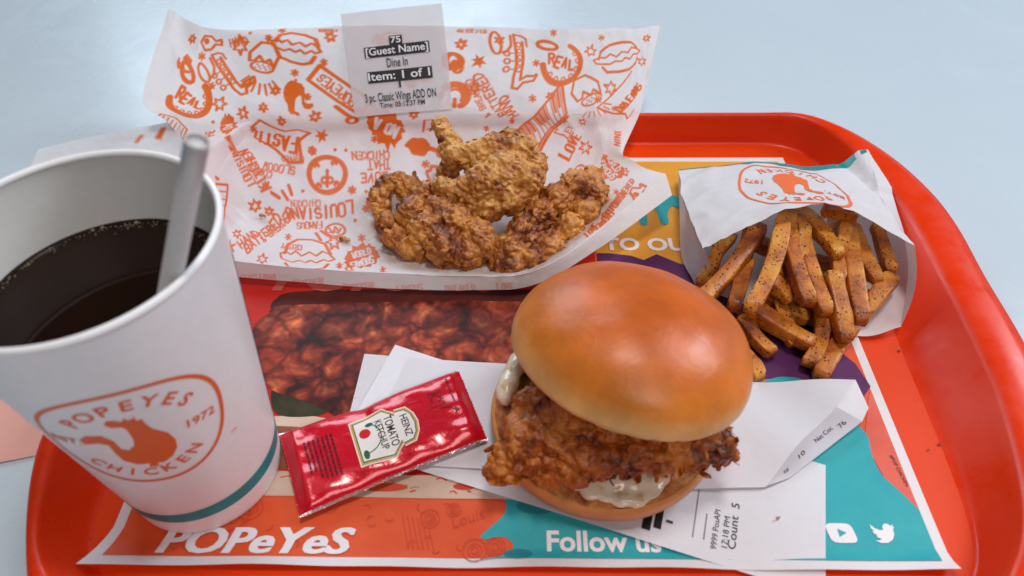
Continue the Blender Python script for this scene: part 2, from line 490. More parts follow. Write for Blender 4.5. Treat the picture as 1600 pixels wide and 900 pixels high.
DOODLES = [["burger", 79.9, 240.8, 8.86, 2.73, -3.03, 16.92, 1], ["burger", 243.4, 234.8, 27.96, -6.32, 5.02, 15.88, 1], ["burger", 59.8, 98.7, 14.41, -0.1, 1.89, 32.57, 1], ["sax", 45.6, 224.3, 12.38, -4.01, 6.55, 14.24, 1], ["sax", 161.1, 232.4, 14.64, 1.01, 0.22, 19.17, 1], ["real", 22.4, 215.7, 6.09, 10.74, -11.02, 10.33, 1], ["real", 188.5, 230.6, 13.59, 3.49, -3.42, 13.43, 1], ["mic", 64.1, 229.3, 9.17, 4.77, -3.43, 15.5, 1], ["mic", 218.5, 208.2, 15.48, -15.2, 5.87, 12.49, 1], ["rooster", 71.0, 208.1, -10.02, -3.21, 0.2, -14.0, 1], ["banner", 92.8, 213.5, 8.24, 11.1, -11.31, 15.51, 1], ["T:POPEYES", 91.9, 214.2, -1.35, -1.81, 1.84, -2.53, 1], ["flag", 58.5, 175.3, 11.08, 8.56, -6.19, 23.13, 1], ["T:FAST!", 58.3, 174.8, -2.79, -2.1, 1.5, -5.6, 1], ["T:SERVED", 62.4, 163.1, -1.38, -0.5, 0.17, -1.35, 1], ["T:SLOOOW", 54.6, 159.6, -2.1, -0.94, 0.33, -1.72, 1], ["T:COOKED", 43.5, 158.4, -1.77, -1.3, 0.52, -1.29, 1], ["T:LOUISIANA", 33.2, 162.2, -0.58, -2.95, 1.68, -0.77, 1], ["T:KITCHEN", 41.5, 160.0, -0.85, -3.62, 2.09, -1.08, 1], ["clock", 75.6, 156.0, 8.18, 1.66, -0.48, 7.23, 1], ["T:CHICKEN", 96.0, 163.1, -2.03, -0.29, 0.09, -2.03, 1], ["T:THAT", 99.1, 158.8, -2.3, -0.24, 0.1, -1.97, 1], ["T:LOVE", 96.3, 153.8, -2.74, -0.26, 0.14, -2.24, 1], ["T:CHICKEN", 63.0, 145.2, -1.68, -0.36, 0.06, -1.55, 1], ["T:LOUISIANA", 68.1, 140.3, -3.06, -0.26, -0.15, -3.6, 1], ["T:FAMOUS", 62.7, 132.0, -1.78, -0.19, -0.12, -2.82, 1], ["T:HAND", 24.8, 110.9, 2.93, -1.58, 3.69, 3.55, 1], ["T:BATTERED", 35.2, 118.2, 2.67, -1.37, 4.18, 3.87, 1], ["T:& BREADED", 44.4, 126.9, 1.94, -1.0, 2.92, 2.79, 1], ["T:HAND", 163.9, 201.1, -2.33, -2.16, 3.48, -1.85, 1], ["T:BATTERED", 153.2, 208.8, -2.05, -1.78, 2.85, -1.5, 1], ["T:& BREADED", 147.6, 206.8, -1.33, -1.35, 2.23, -1.07, 1], ["blob", 35.6, 186.8, -4.17, 8.9, -13.37, 1.37, 1], ["w:NO", 35.6, 186.8, -1.46, 3.12, -4.68, 0.48, 1], ["blob", 106.4, 184.1, -6.32, -7.53, 9.25, -23.78, 1], ["w:NO A", 106.4, 184.1, -1.68, -2.01, 2.47, -6.34, 1], ["drum", 121.3, 166.7, -7.49, -1.84, 1.63, -8.26, 1], ["piano", 187.9, 185.5, 9.61, -14.08, 21.71, 26.17, 1], ["T:LOVE", 216.8, 164.0, 1.73, -6.21, 2.97, 2.31, 1], ["T:LET", 209.8, 174.6, 0.68, -3.05, 2.78, 1.76, 1], ["blob", 88.3, 103.5, 8.69, -1.55, 5.01, 19.61, 1], ["w:WORLD", 88.3, 108.3, 1.58, -0.41, 1.07, 3.06, 1], ["w:FAMOUS", 88.6, 97.8, 1.57, -0.44, 1.47, 4.27, 1], ["blob", 276.6, 137.6, 10.46, 12.8, -15.06, 3.23, 1], ["w:WORLD", 279.5, 140.7, 2.03, 2.89, -3.48, 0.97, 1], ["w:FAMOUS", 273.2, 136.5, 2.34, 2.51, -2.86, 0.55, 1], ["T:ORLEANS", 269.9, 207.0, 3.04, -8.33, 2.1, 1.68, 1], ["angle", 269.1, 209.0, 18.17, -48.41, 12.01, 9.57, 1], ["T:NINT", 280.3, 176.0, -2.46, -6.21, 2.41, -1.67, 1], ["crab", 75.3, 127.6, 4.39, 0.22, -0.08, 7.17, 1], ["T:HAND", 57.5, 246.9, 1.77, 0.35, 0.33, 2.84, 1], ["claw", 43.2, 245.1, 6.46, 0.25, 1.29, 6.32, 1], ["face", 25.3, 236.2, 5.12, 4.04, -3.46, 2.84, 1], ["gate", 0.6, 195.4, 2.8, 11.87, -8.9, 11.07, 1], ["skull", 135.1, 228.7, 3.13, 0.1, 0.03, 5.86, 1], ["crown", 137.2, 209.0, 3.23, 3.55, -6.22, 3.53, 1], ["T:OR", 131.0, 153.1, 0.97, 1.67, -1.31, 0.66, 1], ["flag", 127.5, 150.0, 4.51, 7.91, -6.2, 3.08, 1], ["ladder", 109.4, 121.1, 4.81, 6.53, -8.09, 6.1, 1], ["steam", 127.4, 184.6, 4.75, 1.11, -0.21, 13.49, 1], ["crab", 236.6, 144.2, 2.7, -11.67, 3.43, 5.31, 1], ["bolt", 199.9, 174.9, 6.16, 1.65, -3.95, 6.63, 1], ["T:TM & C 2025 POP", 143.8, 252.1, -0.66, -0.15, 0.01, -1.15, 1], ["T:S RESERVED", 92.1, 252.5, -0.55, -0.06, 0.09, -1.03, 1], ["star", 57.7, 244.0, 4.17, -0.43, 2.6, 6.14, 1], ["star", 38.1, 207.5, 4.25, 1.75, -0.6, 4.99, 1], ["star", 48.8, 199.8, 3.1, 0.63, 0.51, 3.99, 1], ["star", 59.3, 202.7, 2.03, -0.56, 1.51, 2.39, 1], ["star", 79.5, 197.5, 2.31, -0.9, 3.05, 3.27, 1], ["star", 92.8, 247.3, 2.09, -0.33, 0.66, 3.79, 1], ["star", 138.4, 242.8, 1.87, -1.04, 2.55, 2.95, 1], ["star", 212.1, 238.6, 5.7, -0.42, 0.93, 4.61, 1], ["star", 237.2, 214.2, 5.25, -6.83, 2.45, 3.49, 1], ["star", 143.9, 214.4, 1.51, -2.01, 2.08, 2.79, 1], ["star", 120.3, 197.1, 1.85, -0.43, 1.33, 3.47, 1], ["star", 235.0, 160.7, 9.37, -3.73, -0.41, 5.14, 1], ["star", 33.8, 90.4, 3.61, -1.36, 3.68, 7.24, 1], ["star", 17.3, 113.4, 2.78, -1.59, 3.85, 3.17, 1], ["star", 34.6, 143.6, 4.06, -1.53, 2.38, 2.64, 1], ["star", 74.5, 117.4, 3.86, -0.16, 0.93, 7.24, 1], ["star", 277.3, 231.4, 8.8, -4.48, 1.04, 2.89, 1], ["star", 119.7, 216.8, 1.6, -0.81, 1.49, 2.61, 1], ["starf", 77.6, 176.5, 3.16, 1.17, 0.51, 7.31, 1], ["starf", 144.1, 231.3, 2.49, -2.12, 3.88, 3.96, 1], ["starf", 10.9, 98.8, 5.1, -1.84, 4.15, 6.42, 1], ["ast", 35.9, 238.2, 2.0, -0.3, 0.26, 1.73, 1], ["ast", 37.7, 220.2, 1.63, 0.55, -0.47, 1.88, 1], ["ast", 54.5, 217.3, 1.51, -0.21, 0.6, 1.73, 1], ["ast", 77.0, 223.9, 1.34, 0.13, 0.34, 1.95, 1], ["ast", 71.7, 165.8, 1.35, 0.17, 0.14, 1.53, 1], ["ast", 39.4, 182.8, 2.13, 0.95, 0.32, 3.33, 1], ["ast", 172.5, 230.3, 1.71, -0.91, 1.06, 1.92, 1], ["ast", 176.5, 206.8, 1.53, -1.45, 0.78, 1.91, 1], ["ast", 85.3, 149.2, 1.45, -0.06, 0.12, 1.26, 1], ["ast", 90.9, 140.4, 1.56, 0.07, -0.08, 1.69, 1], ["ast", 88.3, 121.7, 1.45, -0.7, 1.1, 2.23, 1], ["ast", 122.5, 158.2, 1.67, -0.1, 0.07, 1.36, 1], ["ast", 99.3, 86.3, 1.51, -0.81, 3.74, 6.25, 1], ["ast", 71.6, 166.8, 1.34, 0.2, 0.12, 1.6, 1], ["ast", 203.1, 189.7, 2.31, -1.4, 0.84, 4.06, 1], ["ast", 227.4, 207.0, 3.23, -1.49, 0.19, 2.06, 1], ["ast", 131.6, 209.1, 1.25, -0.16, -0.02, 1.97, 1], ["ast", 6.6, 148.4, 2.23, 0.45, 0.17, 1.79, 1], ["dot", 28.8, 194.7, 1.25, 0.78, -0.12, 1.69, 1], ["dot", 63.7, 252.3, 0.76, 0.25, -0.06, 1.42, 1], ["dot", 81.0, 166.2, 0.78, 0.19, -0.04, 0.96, 1], ["dot", 63.2, 150.4, 0.89, 0.22, -0.04, 0.73, 1], ["dot", 91.7, 148.3, 0.9, 0.09, -0.06, 0.78, 1], ["dot", 173.5, 221.9, 1.17, -0.3, 0.01, 1.21, 1], ["dot", 85.4, 166.0, 0.79, 0.17, -0.04, 0.95, 1], ["dot", 85.2, 133.9, 0.93, 0.05, -0.07, 1.2, 1], ["dot", 13.2, 155.2, 1.41, 0.32, 0.02, 0.93, 1], ["dash", 48.8, 148.8, 1.64, 1.99, -1.05, 1.49, 1], ["dash", 53.9, 148.7, 0.62, 2.3, -1.58, 0.85, 1], ["dash", 57.2, 150.9, 0.01, 2.26, -1.67, 0.37, 1], ["dash", 66.6, 121.6, 1.01, 2.05, -3.8, 2.43, 1], ["dash", 69.9, 124.9, 1.62, 1.54, -2.57, 3.18, 1], ["dash", 115.1, 168.7, 1.83, -1.21, 1.7, 2.11, 1], ["dash", 8.3, 161.6, 1.41, -3.09, 2.28, 0.53, 1], ["star", 5.0, 179.6, 3.4, 2.44, -0.47, 4.16, 1], ["star", 66.9, 213.6, 1.93, -0.47, 1.2, 2.19, 1], ["star", 110.1, 245.2, 1.42, -1.06, 2.17, 2.58, 1], ["star", 120.7, 241.1, 1.24, -0.84, 1.92, 2.25, 1], ["star", 134.8, 180.3, 2.21, 0.23, -0.07, 5.36, 1], ["star", 154.7, 246.3, 2.09, -0.63, 1.62, 2.67, 1], ["star", 187.2, 208.9, 2.39, -1.39, 0.43, 2.37, 1], ["star", 282.8, 246.9, 6.05, -1.52, 0.24, 2.7, 1], ["star", 64.8, 192.5, 1.8, -0.36, 2.4, 3.02, 1], ["star", 98.0, 201.6, 1.67, 0.27, 0.41, 2.58, 1], ["star", 103.7, 147.3, 2.29, -0.27, 0.2, 1.86, 1], ["star", 42.6, 141.3, 2.8, -0.22, 1.11, 2.5, 1], ["star", 81.9, 85.3, 1.58, -1.59, 7.65, 6.86, 1], ["star", 130.7, 101.0, 1.88, -1.62, 4.37, 4.65, 1], ["star", 219.8, 186.8, 3.51, -2.44, 0.9, 5.5, 1], ["star", 29.5, 247.0, 3.28, -0.04, 0.3, 1.82, 1], ["ast", 79.2, 209.8, 1.16, 0.38, -0.01, 1.65, 1], ["ast", 49.9, 186.6, 1.54, 0.83, 0.13, 3.27, 1], ["ast", 89.4, 230.9, 1.08, -0.31, 0.79, 1.71, 1], ["ast", 75.8, 254.2, 1.03, -0.14, 0.56, 1.97, 1], ["ast", 98.9, 172.3, 1.36, 0.02, 0.5, 2.12, 1], ["ast", 114.2, 205.4, 1.12, -0.21, 0.6, 1.73, 1], ["ast", 154.9, 179.7, 1.54, -0.43, 0.53, 3.34, 1], ["ast", 186.3, 252.2, 1.85, -0.57, 0.97, 1.87, 1], ["ast", 224.7, 248.2, 3.12, -0.0, 0.37, 2.12, 1], ["ast", 250.4, 200.4, 3.77, -1.42, 0.01, 2.2, 1], ["ast", 44.9, 152.9, 1.73, -0.28, 0.47, 1.02, 1], ["ast", 50.4, 119.2, 1.67, 0.24, 0.36, 3.45, 1], ["ast", 77.1, 90.5, 1.34, -0.54, 2.0, 4.6, 1], ["ast", 113.3, 134.2, 1.52, -0.26, 0.2, 1.52, 1], ["ast", 70.2, 247.8, 1.09, 0.29, -0.12, 2.14, 1], ["ast", 33.4, 188.5, 2.18, 0.59, 0.81, 2.84, 1], ["ast", 168.7, 187.5, 1.43, -0.94, 1.26, 3.56, 1], ["crab", 114.5, 245.2, 3.46, -0.34, 1.21, 6.65, 1], ["drum", 124.2, 220.6, 3.42, -1.94, 3.44, 5.98, 1], ["T:CRISPY", 51.6, 109.0, -1.63, -0.32, 0.07, -3.06, 1], ["bolt", 5.9, 124.6, 4.05, -3.89, 9.13, 3.26, 1], ["claw", 106.5, 130.9, 4.1, -2.42, 2.46, 4.52, 1], ["skull", 95.1, 142.0, 2.86, 0.22, -0.22, 2.89, 1], ["barrel", 10.7, 138.7, 5.16, -11.0, 13.96, 0.03, 1], ["T:HE", 19.9, 180.3, 2.08, -4.53, 5.08, -0.29, 1], ["T:BATTERED", 281.4, 103.2, 1.81, 0.41, 1.35, 4.4, 1], ["T:CHICKEN", 272.3, 97.2, 2.21, 0.87, 1.35, 5.6, 1], ["T:FAMOUS", 261.0, 85.7, 1.79, 0.26, 1.5, 7.29, 1], ["T:LOVE", 252.2, 86.2, 1.95, 0.27, 1.35, 6.9, 1], ["claw", 284.1, 85.7, 5.15, 0.87, 8.28, 22.35, 1], ["star", 288.9, 125.9, 3.72, 1.7, -3.81, 6.14, 1], ["starf", 279.2, 109.8, 1.95, 0.57, -0.65, 5.26, 1], ["T:LOUISIANA", 29.3, 1.6, 2.44, -0.15, 1.12, 7.36, 0.42], ["T:KITCHEN", 60.8, 0.5, 1.88, -0.14, 1.22, 8.03, 0.42], ["T:CHICKEN", 86.8, 0.5, 1.77, -0.13, 1.04, 7.43, 0.42], ["T:FAMOUS", 113.6, 2.3, 1.86, -0.13, 0.77, 7.08, 0.42], ["T:BREADED", 142.0, 4.6, 2.12, -0.16, 0.5, 7.32, 0.42], ["T:LOVE", 174.3, 7.7, 2.98, -0.16, 0.22, 7.37, 0.42]]
ROOSTER = [[-0.571, 0.189], [-0.45, 0.29], [-0.295, 0.268], [-0.221, 0.117], [-0.217, -0.083], [-0.155, -0.142], [-0.065, -0.055], [-0.027, 0.086], [-0.016, 0.301], [-0.04, 0.377], [-0.133, 0.407], [-0.174, 0.486], [-0.131, 0.557], [-0.057, 0.537], [-0.004, 0.475], [0.043, 0.534], [0.057, 0.465], [0.126, 0.515], [0.129, 0.412], [0.181, 0.411], [0.179, 0.31], [0.207, 0.164], [0.314, -0.031], [0.343, -0.222], [0.311, -0.39], [0.21, -0.535], [0.077, -0.602], [0.012, -0.569], [0.004, -0.659], [-0.099, -0.617], [-0.064, -0.542], [-0.205, -0.494], [-0.305, -0.368], [-0.319, -0.155], [-0.306, 0.044], [-0.393, 0.106], [-0.55, 0.081]]
LABEL_NET = [[[-113.2, 296.8, 22.7], [-80.6, 300.0, 24.0], [-47.8, 302.6, 25.2]], [[-118.3, 319.3, 34.9], [-84.8, 322.5, 36.4], [-50.7, 325.9, 38.2]], [[-123.8, 344.2, 47.6], [-89.4, 348.5, 49.5], [-54.2, 351.8, 51.9]], [[-128.9, 368.4, 60.5], [-93.3, 372.2, 62.7], [-57.7, 375.5, 64.7]]]
BAG_TOP = [[[98.5, 251.9, 13.0], [125.9, 251.1, 17.0], [153.6, 251.7, 19.0], [185.6, 249.7, 17.0], [214.9, 257.0, 15.0]], [[96.1, 231.1, 19.0], [117.6, 223.1, 28.0], [145.8, 222.8, 31.0], [178.9, 224.3, 28.0], [209.5, 217.3, 22.0]], [[93.1, 210.1, 25.0], [108.3, 189.9, 36.0], [139.6, 192.5, 41.0], [172.0, 198.5, 38.0], [206.0, 187.2, 29.0]], [[92.2, 151.6, 38.0], [107.8, 154.3, 47.0], [137.0, 166.4, 52.0], [165.0, 170.8, 50.0], [201.9, 155.2, 36.0]]]
BAG_BOTTOM = [[[99.0, 253.2, 11.0], [128.5, 257.2, 10.0], [158.3, 261.2, 9.0], [189.8, 257.0, 10.0], [216.8, 259.7, 12.0]], [[96.5, 222.4, 3.0], [123.7, 223.5, 2.0], [151.2, 223.5, 2.0], [186.0, 222.3, 3.0], [218.7, 217.0, 10.0]], [[92.0, 183.5, 2.0], [114.2, 173.5, 1.5], [145.1, 173.5, 1.5], [174.9, 170.5, 2.0], [211.2, 165.0, 10.0]], [[96.5, 159.3, 2.0], [116.4, 148.6, 1.5], [142.5, 134.8, 1.5], [175.9, 123.4, 2.0], [195.7, 125.7, 7.0]]]
BAG_BADGE = [0.5797, 0.5503, -0.233, -0.0147, -0.2036, 0.3866]
FRIES = [[[96.7, 153.0, 9.0], [108.0, 173.8, 22.0], 10], [[105.1, 160.9, 14.0], [116.2, 177.9, 24.0], 9], [[95.6, 141.1, 20.0], [128.3, 174.0, 34.0], 11.5], [[117.0, 129.5, 38.0], [138.3, 173.3, 40.0], 11.5], [[108.7, 129.9, 15.0], [122.1, 162.2, 20.0], 10.5], [[124.8, 144.1, 26.0], [137.6, 133.0, 18.0], 10], [[136.1, 155.8, 20.0], [144.0, 149.2, 16.0], 9], [[145.2, 175.4, 40.0], [142.3, 123.9, 26.0], 11.5], [[151.6, 173.0, 38.0], [151.0, 120.3, 22.0], 10.5], [[159.2, 144.5, 28.0], [160.2, 109.6, 14.0], 11.5], [[178.6, 178.0, 36.0], [167.9, 116.6, 20.0], 11.5], [[196.3, 151.2, 18.0], [175.4, 129.2, 12.0], 11], [[117.0, 136.2, 12.0], [146.6, 111.1, 9.0], 11.5], [[113.8, 130.8, 8.0], [125.8, 108.1, 6.0], 10], [[154.9, 130.0, 12.0], [140.8, 100.5, 7.0], 11], [[171.8, 127.0, 8.0], [144.8, 93.5, 6.0], 11.5], [[174.9, 184.6, 28.0], [163.1, 141.5, 24.0], 10], [[185.3, 174.4, 30.0], [185.9, 145.4, 20.0], 11], [[158.0, 184.6, 34.0], [165.4, 154.3, 30.0], 11], [[133.8, 168.8, 28.0], [147.1, 152.5, 20.0], 10], [[125.0, 149.3, 10.0], [148.6, 129.1, 8.0], 10], [[162.0, 182.0, 38.0], [179.9, 179.0, 36.0], 9], [[108.1, 111.8, 5.5], [116.3, 93.3, 5.0], 9.5], [[144.5, 142.7, 8.0], [161.4, 130.0, 7.0], 10], [[145.1, 175.2, 10.0], [182.6, 167.0, 8.0], 10], [[124.1, 178.5, 30.0], [115.4, 158.9, 16.0], 9], [[151.2, 175.0, 34.0], [143.9, 145.3, 20.0], 8.5], [[175.2, 177.3, 32.0], [167.6, 133.5, 18.0], 9], [[195.5, 184.2, 26.0], [195.1, 152.5, 20.0], 9], [[134.0, 139.0, 12.0], [137.5, 113.6, 6.0], 9.5], [[190.2, 147.5, 8.0], [162.7, 122.1, 6.0], 9.5], [[159.7, 147.3, 18.0], [176.9, 144.1, 14.0], 9]]
WING_LEFT = [[-85.7, 233.9, 14.0, 6.5], [-86.9, 222.7, 14.0, 6.5], [-85.5, 211.8, 13.0, 6.5], [-81.4, 200.2, 12.0, 7], [-74.1, 189.0, 11.0, 7.5], [-65.9, 181.4, 10.0, 7.5], [-77.5, 234.6, 16.0, 7], [-69.3, 226.4, 17.0, 9], [-59.6, 216.5, 19.0, 10], [-47.6, 202.3, 20.0, 11], [-37.6, 192.2, 20.0, 11], [-28.2, 184.6, 17.0, 11], [-22.0, 179.3, 13.0, 9], [-64.0, 204.2, 16.0, 11], [-55.0, 188.9, 16.0, 12], [-44.1, 179.2, 14.0, 12], [-32.4, 175.0, 11.0, 10], [-59.8, 183.0, 10.0, 9], [-42.8, 176.1, 9.0, 9], [-26.3, 175.0, 9.0, 7]]
WING_MIDDLE = [[-50.5, 253.8, 44.0, 5.5], [-47.8, 247.8, 43.0, 6], [-43.6, 240.2, 40.0, 8], [-40.2, 232.1, 37.0, 9], [-27.8, 233.4, 36.0, 11], [-16.3, 236.5, 37.0, 12], [-6.8, 242.7, 40.0, 9], [-1.8, 235.1, 38.0, 11], [6.9, 225.1, 36.0, 8.5], [1.6, 214.4, 33.0, 11], [-10.3, 217.9, 35.0, 14], [-21.3, 210.9, 33.0, 13], [-8.4, 206.6, 27.0, 11], [-18.7, 202.2, 24.0, 9], [-32.6, 210.0, 29.0, 10], [-43.1, 210.1, 28.0, 8], [-48.0, 214.9, 28.0, 6], [-28.1, 204.5, 24.0, 8], [0.9, 209.6, 26.0, 9], [-45.6, 232.3, 26.0, 7]]
WING_RIGHT = [[40.2, 227.2, 24.0, 8.5], [30.7, 221.1, 24.0, 9.5], [19.0, 210.4, 22.0, 10], [9.1, 199.4, 20.0, 10], [0.2, 188.9, 17.0, 10], [-7.8, 177.1, 14.0, 9], [43.8, 218.8, 20.0, 8], [36.7, 205.8, 17.0, 9], [26.1, 193.4, 14.0, 9.5], [15.5, 181.4, 12.0, 9.5], [5.2, 171.9, 10.0, 9], [-5.5, 167.8, 9.0, 8.5], [-11.7, 169.8, 9.0, 7.5]]
FILLET = [[-2.5, 38.9, 24.0, 11], [-7.3, 35.2, 21.0, 9], [5.7, 56.0, 33.0, 10], [1.3, 45.1, 30.0, 11], [6.0, 40.8, 32.0, 14], [8.7, 35.4, 27.0, 11], [16.5, 38.1, 34.0, 14], [20.5, 33.4, 27.0, 10], [29.3, 37.0, 36.0, 14], [32.3, 33.8, 29.0, 9], [43.3, 35.0, 37.0, 12], [54.9, 35.0, 37.0, 11], [66.9, 36.6, 36.0, 10], [76.8, 39.4, 34.0, 9], [82.9, 38.2, 31.0, 6], [63.7, 43.5, 38.0, 16], [22.2, 52.7, 38.0, 20], [44.0, 54.1, 36.0, 22]]

# ------------------------------------------------------------------ materials
WHITE = (0.78, 0.77, 0.78, 1)


def paper_mat(name, base=(0.80, 0.79, 0.80, 1), rough=0.55, trans=0.18, bump=0.15):
    m = Mat(name, base, rough)
    n = m.noise(260, 5)
    m.color(m.mix(n, [c * 0.94 for c in base[:3]], [min(1, c * 1.04) for c in base[:3]]))
    m.bump(m.noise(900, 4), bump, 0.0002)
    if trans:
        m.translucent(trans, base)
    return m


def ink_mat(name, col, rough=0.5, worn=0.08):
    m = Mat(name, col, rough)
    m.p.inputs['Specular IOR Level'].default_value = .3
    n = m.noise(500, 5, 0.7)
    m.color(m.mix(n, [c * (1 - worn * 2) for c in col[:3]], [min(1, c * (1 + worn * 2)) for c in col[:3]]))
    return m


ORANGE_INK = srgb(236, 98, 22)
m_black = ink_mat('black_print', srgb(24, 22, 26), 0.5)
m_white_ink = ink_mat('white_print', srgb(236, 232, 236), 0.5, 0.03)

# ------------------------------------------------------------------ table
m_table = Mat('table_laminate', srgb(226, 229, 232), 0.22, Coat_Weight=0.08, Coat_Roughness=0.15)
m_table.p.inputs['Specular IOR Level'].default_value = .35
_n = m_table.noise(3.0, 3)
m_table.color(m_table.mix(_n, srgb(186, 199, 209), srgb(196, 208, 217)))
m_table.rough(m_table.ramp(m_table.noise(14, 7, .65, 1.2), [(0.3, (0.20,) * 3), (0.5, (.27,) * 3), (0.72, (0.40,) * 3)]))
m_table.bump(m_table.noise(420, 3), 0.04, 0.0004)
_bm = bmesh.new()
bmesh.ops.create_cube(_bm, size=1.0, matrix=Matrix.Translation((0, 0.35, -0.0045 - 0.015)) @ Matrix.Diagonal((2.2, 1.9, 0.03, 1)))
bmesh.ops.bevel(_bm, geom=_bm.edges[:], offset=0.004, segments=3, affect='EDGES')
_me = bpy.data.meshes.new('table_top'); _bm.to_mesh(_me); _bm.free()
_me.materials.append(m_table.m)
table = bpy.data.objects.new('table_top', _me); COL.objects.link(table)
tag(table, 'glossy pale white table top under the tray', None, None, 'structure')

# ------------------------------------------------------------------ tray
m_tray = Mat('orange_red_plastic', srgb(222, 46, 4), 0.3, Coat_Weight=0.08, Coat_Roughness=0.2)
m_tray.p.inputs['Specular IOR Level'].default_value = .3
m_tray.p.inputs['Subsurface Weight'].default_value = 0.12
m_tray.p.inputs['Subsurface Radius'].default_value = (0.004, 0.0012, 0.0005)
_sc = m_tray.noise(60, 8, 0.7)
m_tray.color(m_tray.mix(m_tray.noise(14, 3), srgb(220, 46, 2), srgb(230, 58, 5)))
m_tray.rough(m_tray.ramp(_sc, [(0.35, (0.22,) * 3), (0.7, (0.5,) * 3)]))
m_tray.bump(m_tray.noise(1500, 2), 0.06, 0.0003)
m_tray_floor = Mat('tray_floor_plastic', srgb(226, 62, 20), 0.42)
m_tray_floor.color(m_tray_floor.mix(m_tray_floor.noise(14, 3), srgb(224, 58, 6), srgb(232, 70, 10)))
m_tray_floor.p.inputs['Specular IOR Level'].default_value = .2
m_tray_floor.bump(m_tray_floor.noise(2500, 2), 0.25, 0.0003)
m_speck = Mat('grey_scuff', srgb(120, 52, 40), 0.7)

OUTER = [(80, 306), (155, 306), (190, 305), (214, 288), (233, 257), (244, 222), (247, 190), (245, 150), (244, 105), (239, 50), (226, 6), (198, -20), (165, -28), (0, -31),
         (-150, -31), (-180, -24), (-198, 3), (-212, 41), (-215, 78), (-220, 150), (-223, 205), (-217, 256), (-196, 290), (-165, 304), (-100, 306)]
INNER = [(80, 301.5), (155, 301.5), (184, 299.5), (202, 281), (213, 252), (220, 218), (222, 190), (221, 150), (219, 100), (215, 66), (203, 22), (184, -6), (160, -18), (0, -24),
         (-150, -22), (-172, -17), (-190, 1), (-199, 27), (-204, 55), (-206, 90), (-208, 150), (-209, 205), (-204, 254), (-186, 285), (-160, 299.5), (-100, 301.5)]
FLOOR = [(80, 298.5), (145, 298.5), (174, 296.5), (190, 287), (197, 270), (199, 240), (200, 190), (198, 140), (196, 105), (194, 56), (190, 18), (180, -4), (163, -13), (140, -16), (0, -17),
         (-145, -15), (-166, -9), (-179, 3), (-185, 18), (-188, 40), (-191, 90), (-194, 150), (-195, 220), (-192, 268), (-182, 290), (-163, 298), (-100, 298.5)]
_TC = np.array([2.0, 145.0])


def radial(pts, n=240):
    L = smooth_loop(pts, 12) - _TC
    a = np.arctan2(L[:, 1], L[:, 0]); r = np.hypot(L[:, 0], L[:, 1])
    i = np.argsort(a); a, r = a[i], r[i]
    th = np.linspace(-math.pi, math.pi, n, endpoint=False)
    return np.interp(th, np.concatenate([a - 2 * math.pi, a, a + 2 * math.pi]), np.tile(r, 3)), th


_ro, _th = radial(OUTER)
_ri, _ = radial(INNER)
_rf, _ = radial(FLOOR)
_ri = np.maximum(_ri, _rf + 2.5)
_ro = np.maximum(_ro, _ri + 4.0)


def ring(r, z):
    return np.stack([_TC[0] + r * np.cos(_th), _TC[1] + r * np.sin(_th), 0 * _th + z], 1)


tray = thing('serving_tray', 'orange-red plastic serving tray with raised rim lying on the white table', 'tray', (2, 145, -4.4))
lerp = lambda a, b, t: a + (b - a) * t
rings = [ring(_ri * 0.995, 5.0), ring(lerp(_ri, _ro, .7), 7.0), ring(_ro - 0.3, 9.5), ring(_ro + 0.3, 12.5), ring(_ro, 16.5), ring(_ro - 1.2, 19.2), ring(lerp(_ri, _ro, .72), 20.4),
         ring(lerp(_ri, _ro, .45), 21.0), ring(lerp(_ri, _ro, .2), 20.6), ring(lerp(_ri, _ro, .05), 19.6), ring(lerp(_rf, _ri, .97), 17.6), ring(lerp(_rf, _ri, .82), 13.8), ring(lerp(_rf, _ri, .5), 7.4),
         ring(lerp(_rf, _ri, .24), 2.8), ring(lerp(_rf, _ri, .1), .8), ring(_rf, 0.05), ring(_rf - 1.5, -0.35)]
mesh_obj('rim', np.concatenate(rings), grid_faces(len(rings), len(_th), True), m_tray, tray)
_fl = [ring(_rf - 1.5, -0.35)] + [ring((_rf - 1.5) * s, -0.35) for s in (.85, .6, .3, .05)]
_fv = np.concatenate(_fl)
_ff = grid_faces(len(_fl), len(_th), True).tolist() + [[4 * len(_th) + k for k in range(len(_th))]]
mesh_obj('tray_floor', _fv, _ff, m_tray_floor, tray)
_und = [ring(_ri * 0.995, 5.0), ring(_rf * 0.99, -4.2), ring(_rf * .5, -4.2)]
mesh_obj('underside', np.concatenate(_und), grid_faces(3, len(_th), True), m_tray, tray)
# a few scuffs on the floor and wall
_sp = []
for x, y, r in [(192.4, 60, 1.0), (193.5, 115, .8), (186, 57, .6), (150, 290, .5), (120, 289, .4), (100, 293, .4), (175, 288, .5), (-183, 12, .5), (190, 84, .4)]:
    z = 0.25
    _sp.append(np.array([(x + r * math.cos(k) * random.uniform(.6, 1.2), y + r * math.sin(k) * random.uniform(.6, 1.2), z) for k in np.linspace(0, 6.28, 7)[:-1]]))
for _s in _sp:
    mesh_obj('scuff_mark', _s, [list(range(6))], m_speck, tray)


def tray_height(P):
    """height of the tray's upper surface under points (mm)"""
    d = np.asarray(P)[..., :2] - _TC
    r, a = np.hypot(d[..., 0], d[..., 1]), np.arctan2(d[..., 1], d[..., 0])
    g = lambda q: np.interp(a, np.append(_th, math.pi), np.append(q, q[0]))
    f, i, o = g(_rf), g(_ri), g(_ro)
    t = np.clip((r - f + 1) / (i - f), 0, 1)
    h = np.where(t < 1, 19.8 * t ** .8, 21.4)
    return np.where(r > o + 2.5, -4.0, h)

# ------------------------------------------------------------------ printed tray liner
liner = thing('tray_liner', 'printed paper tray liner in coral, teal, purple and yellow on the tray', 'paper liner', (0, 140, 0.0))


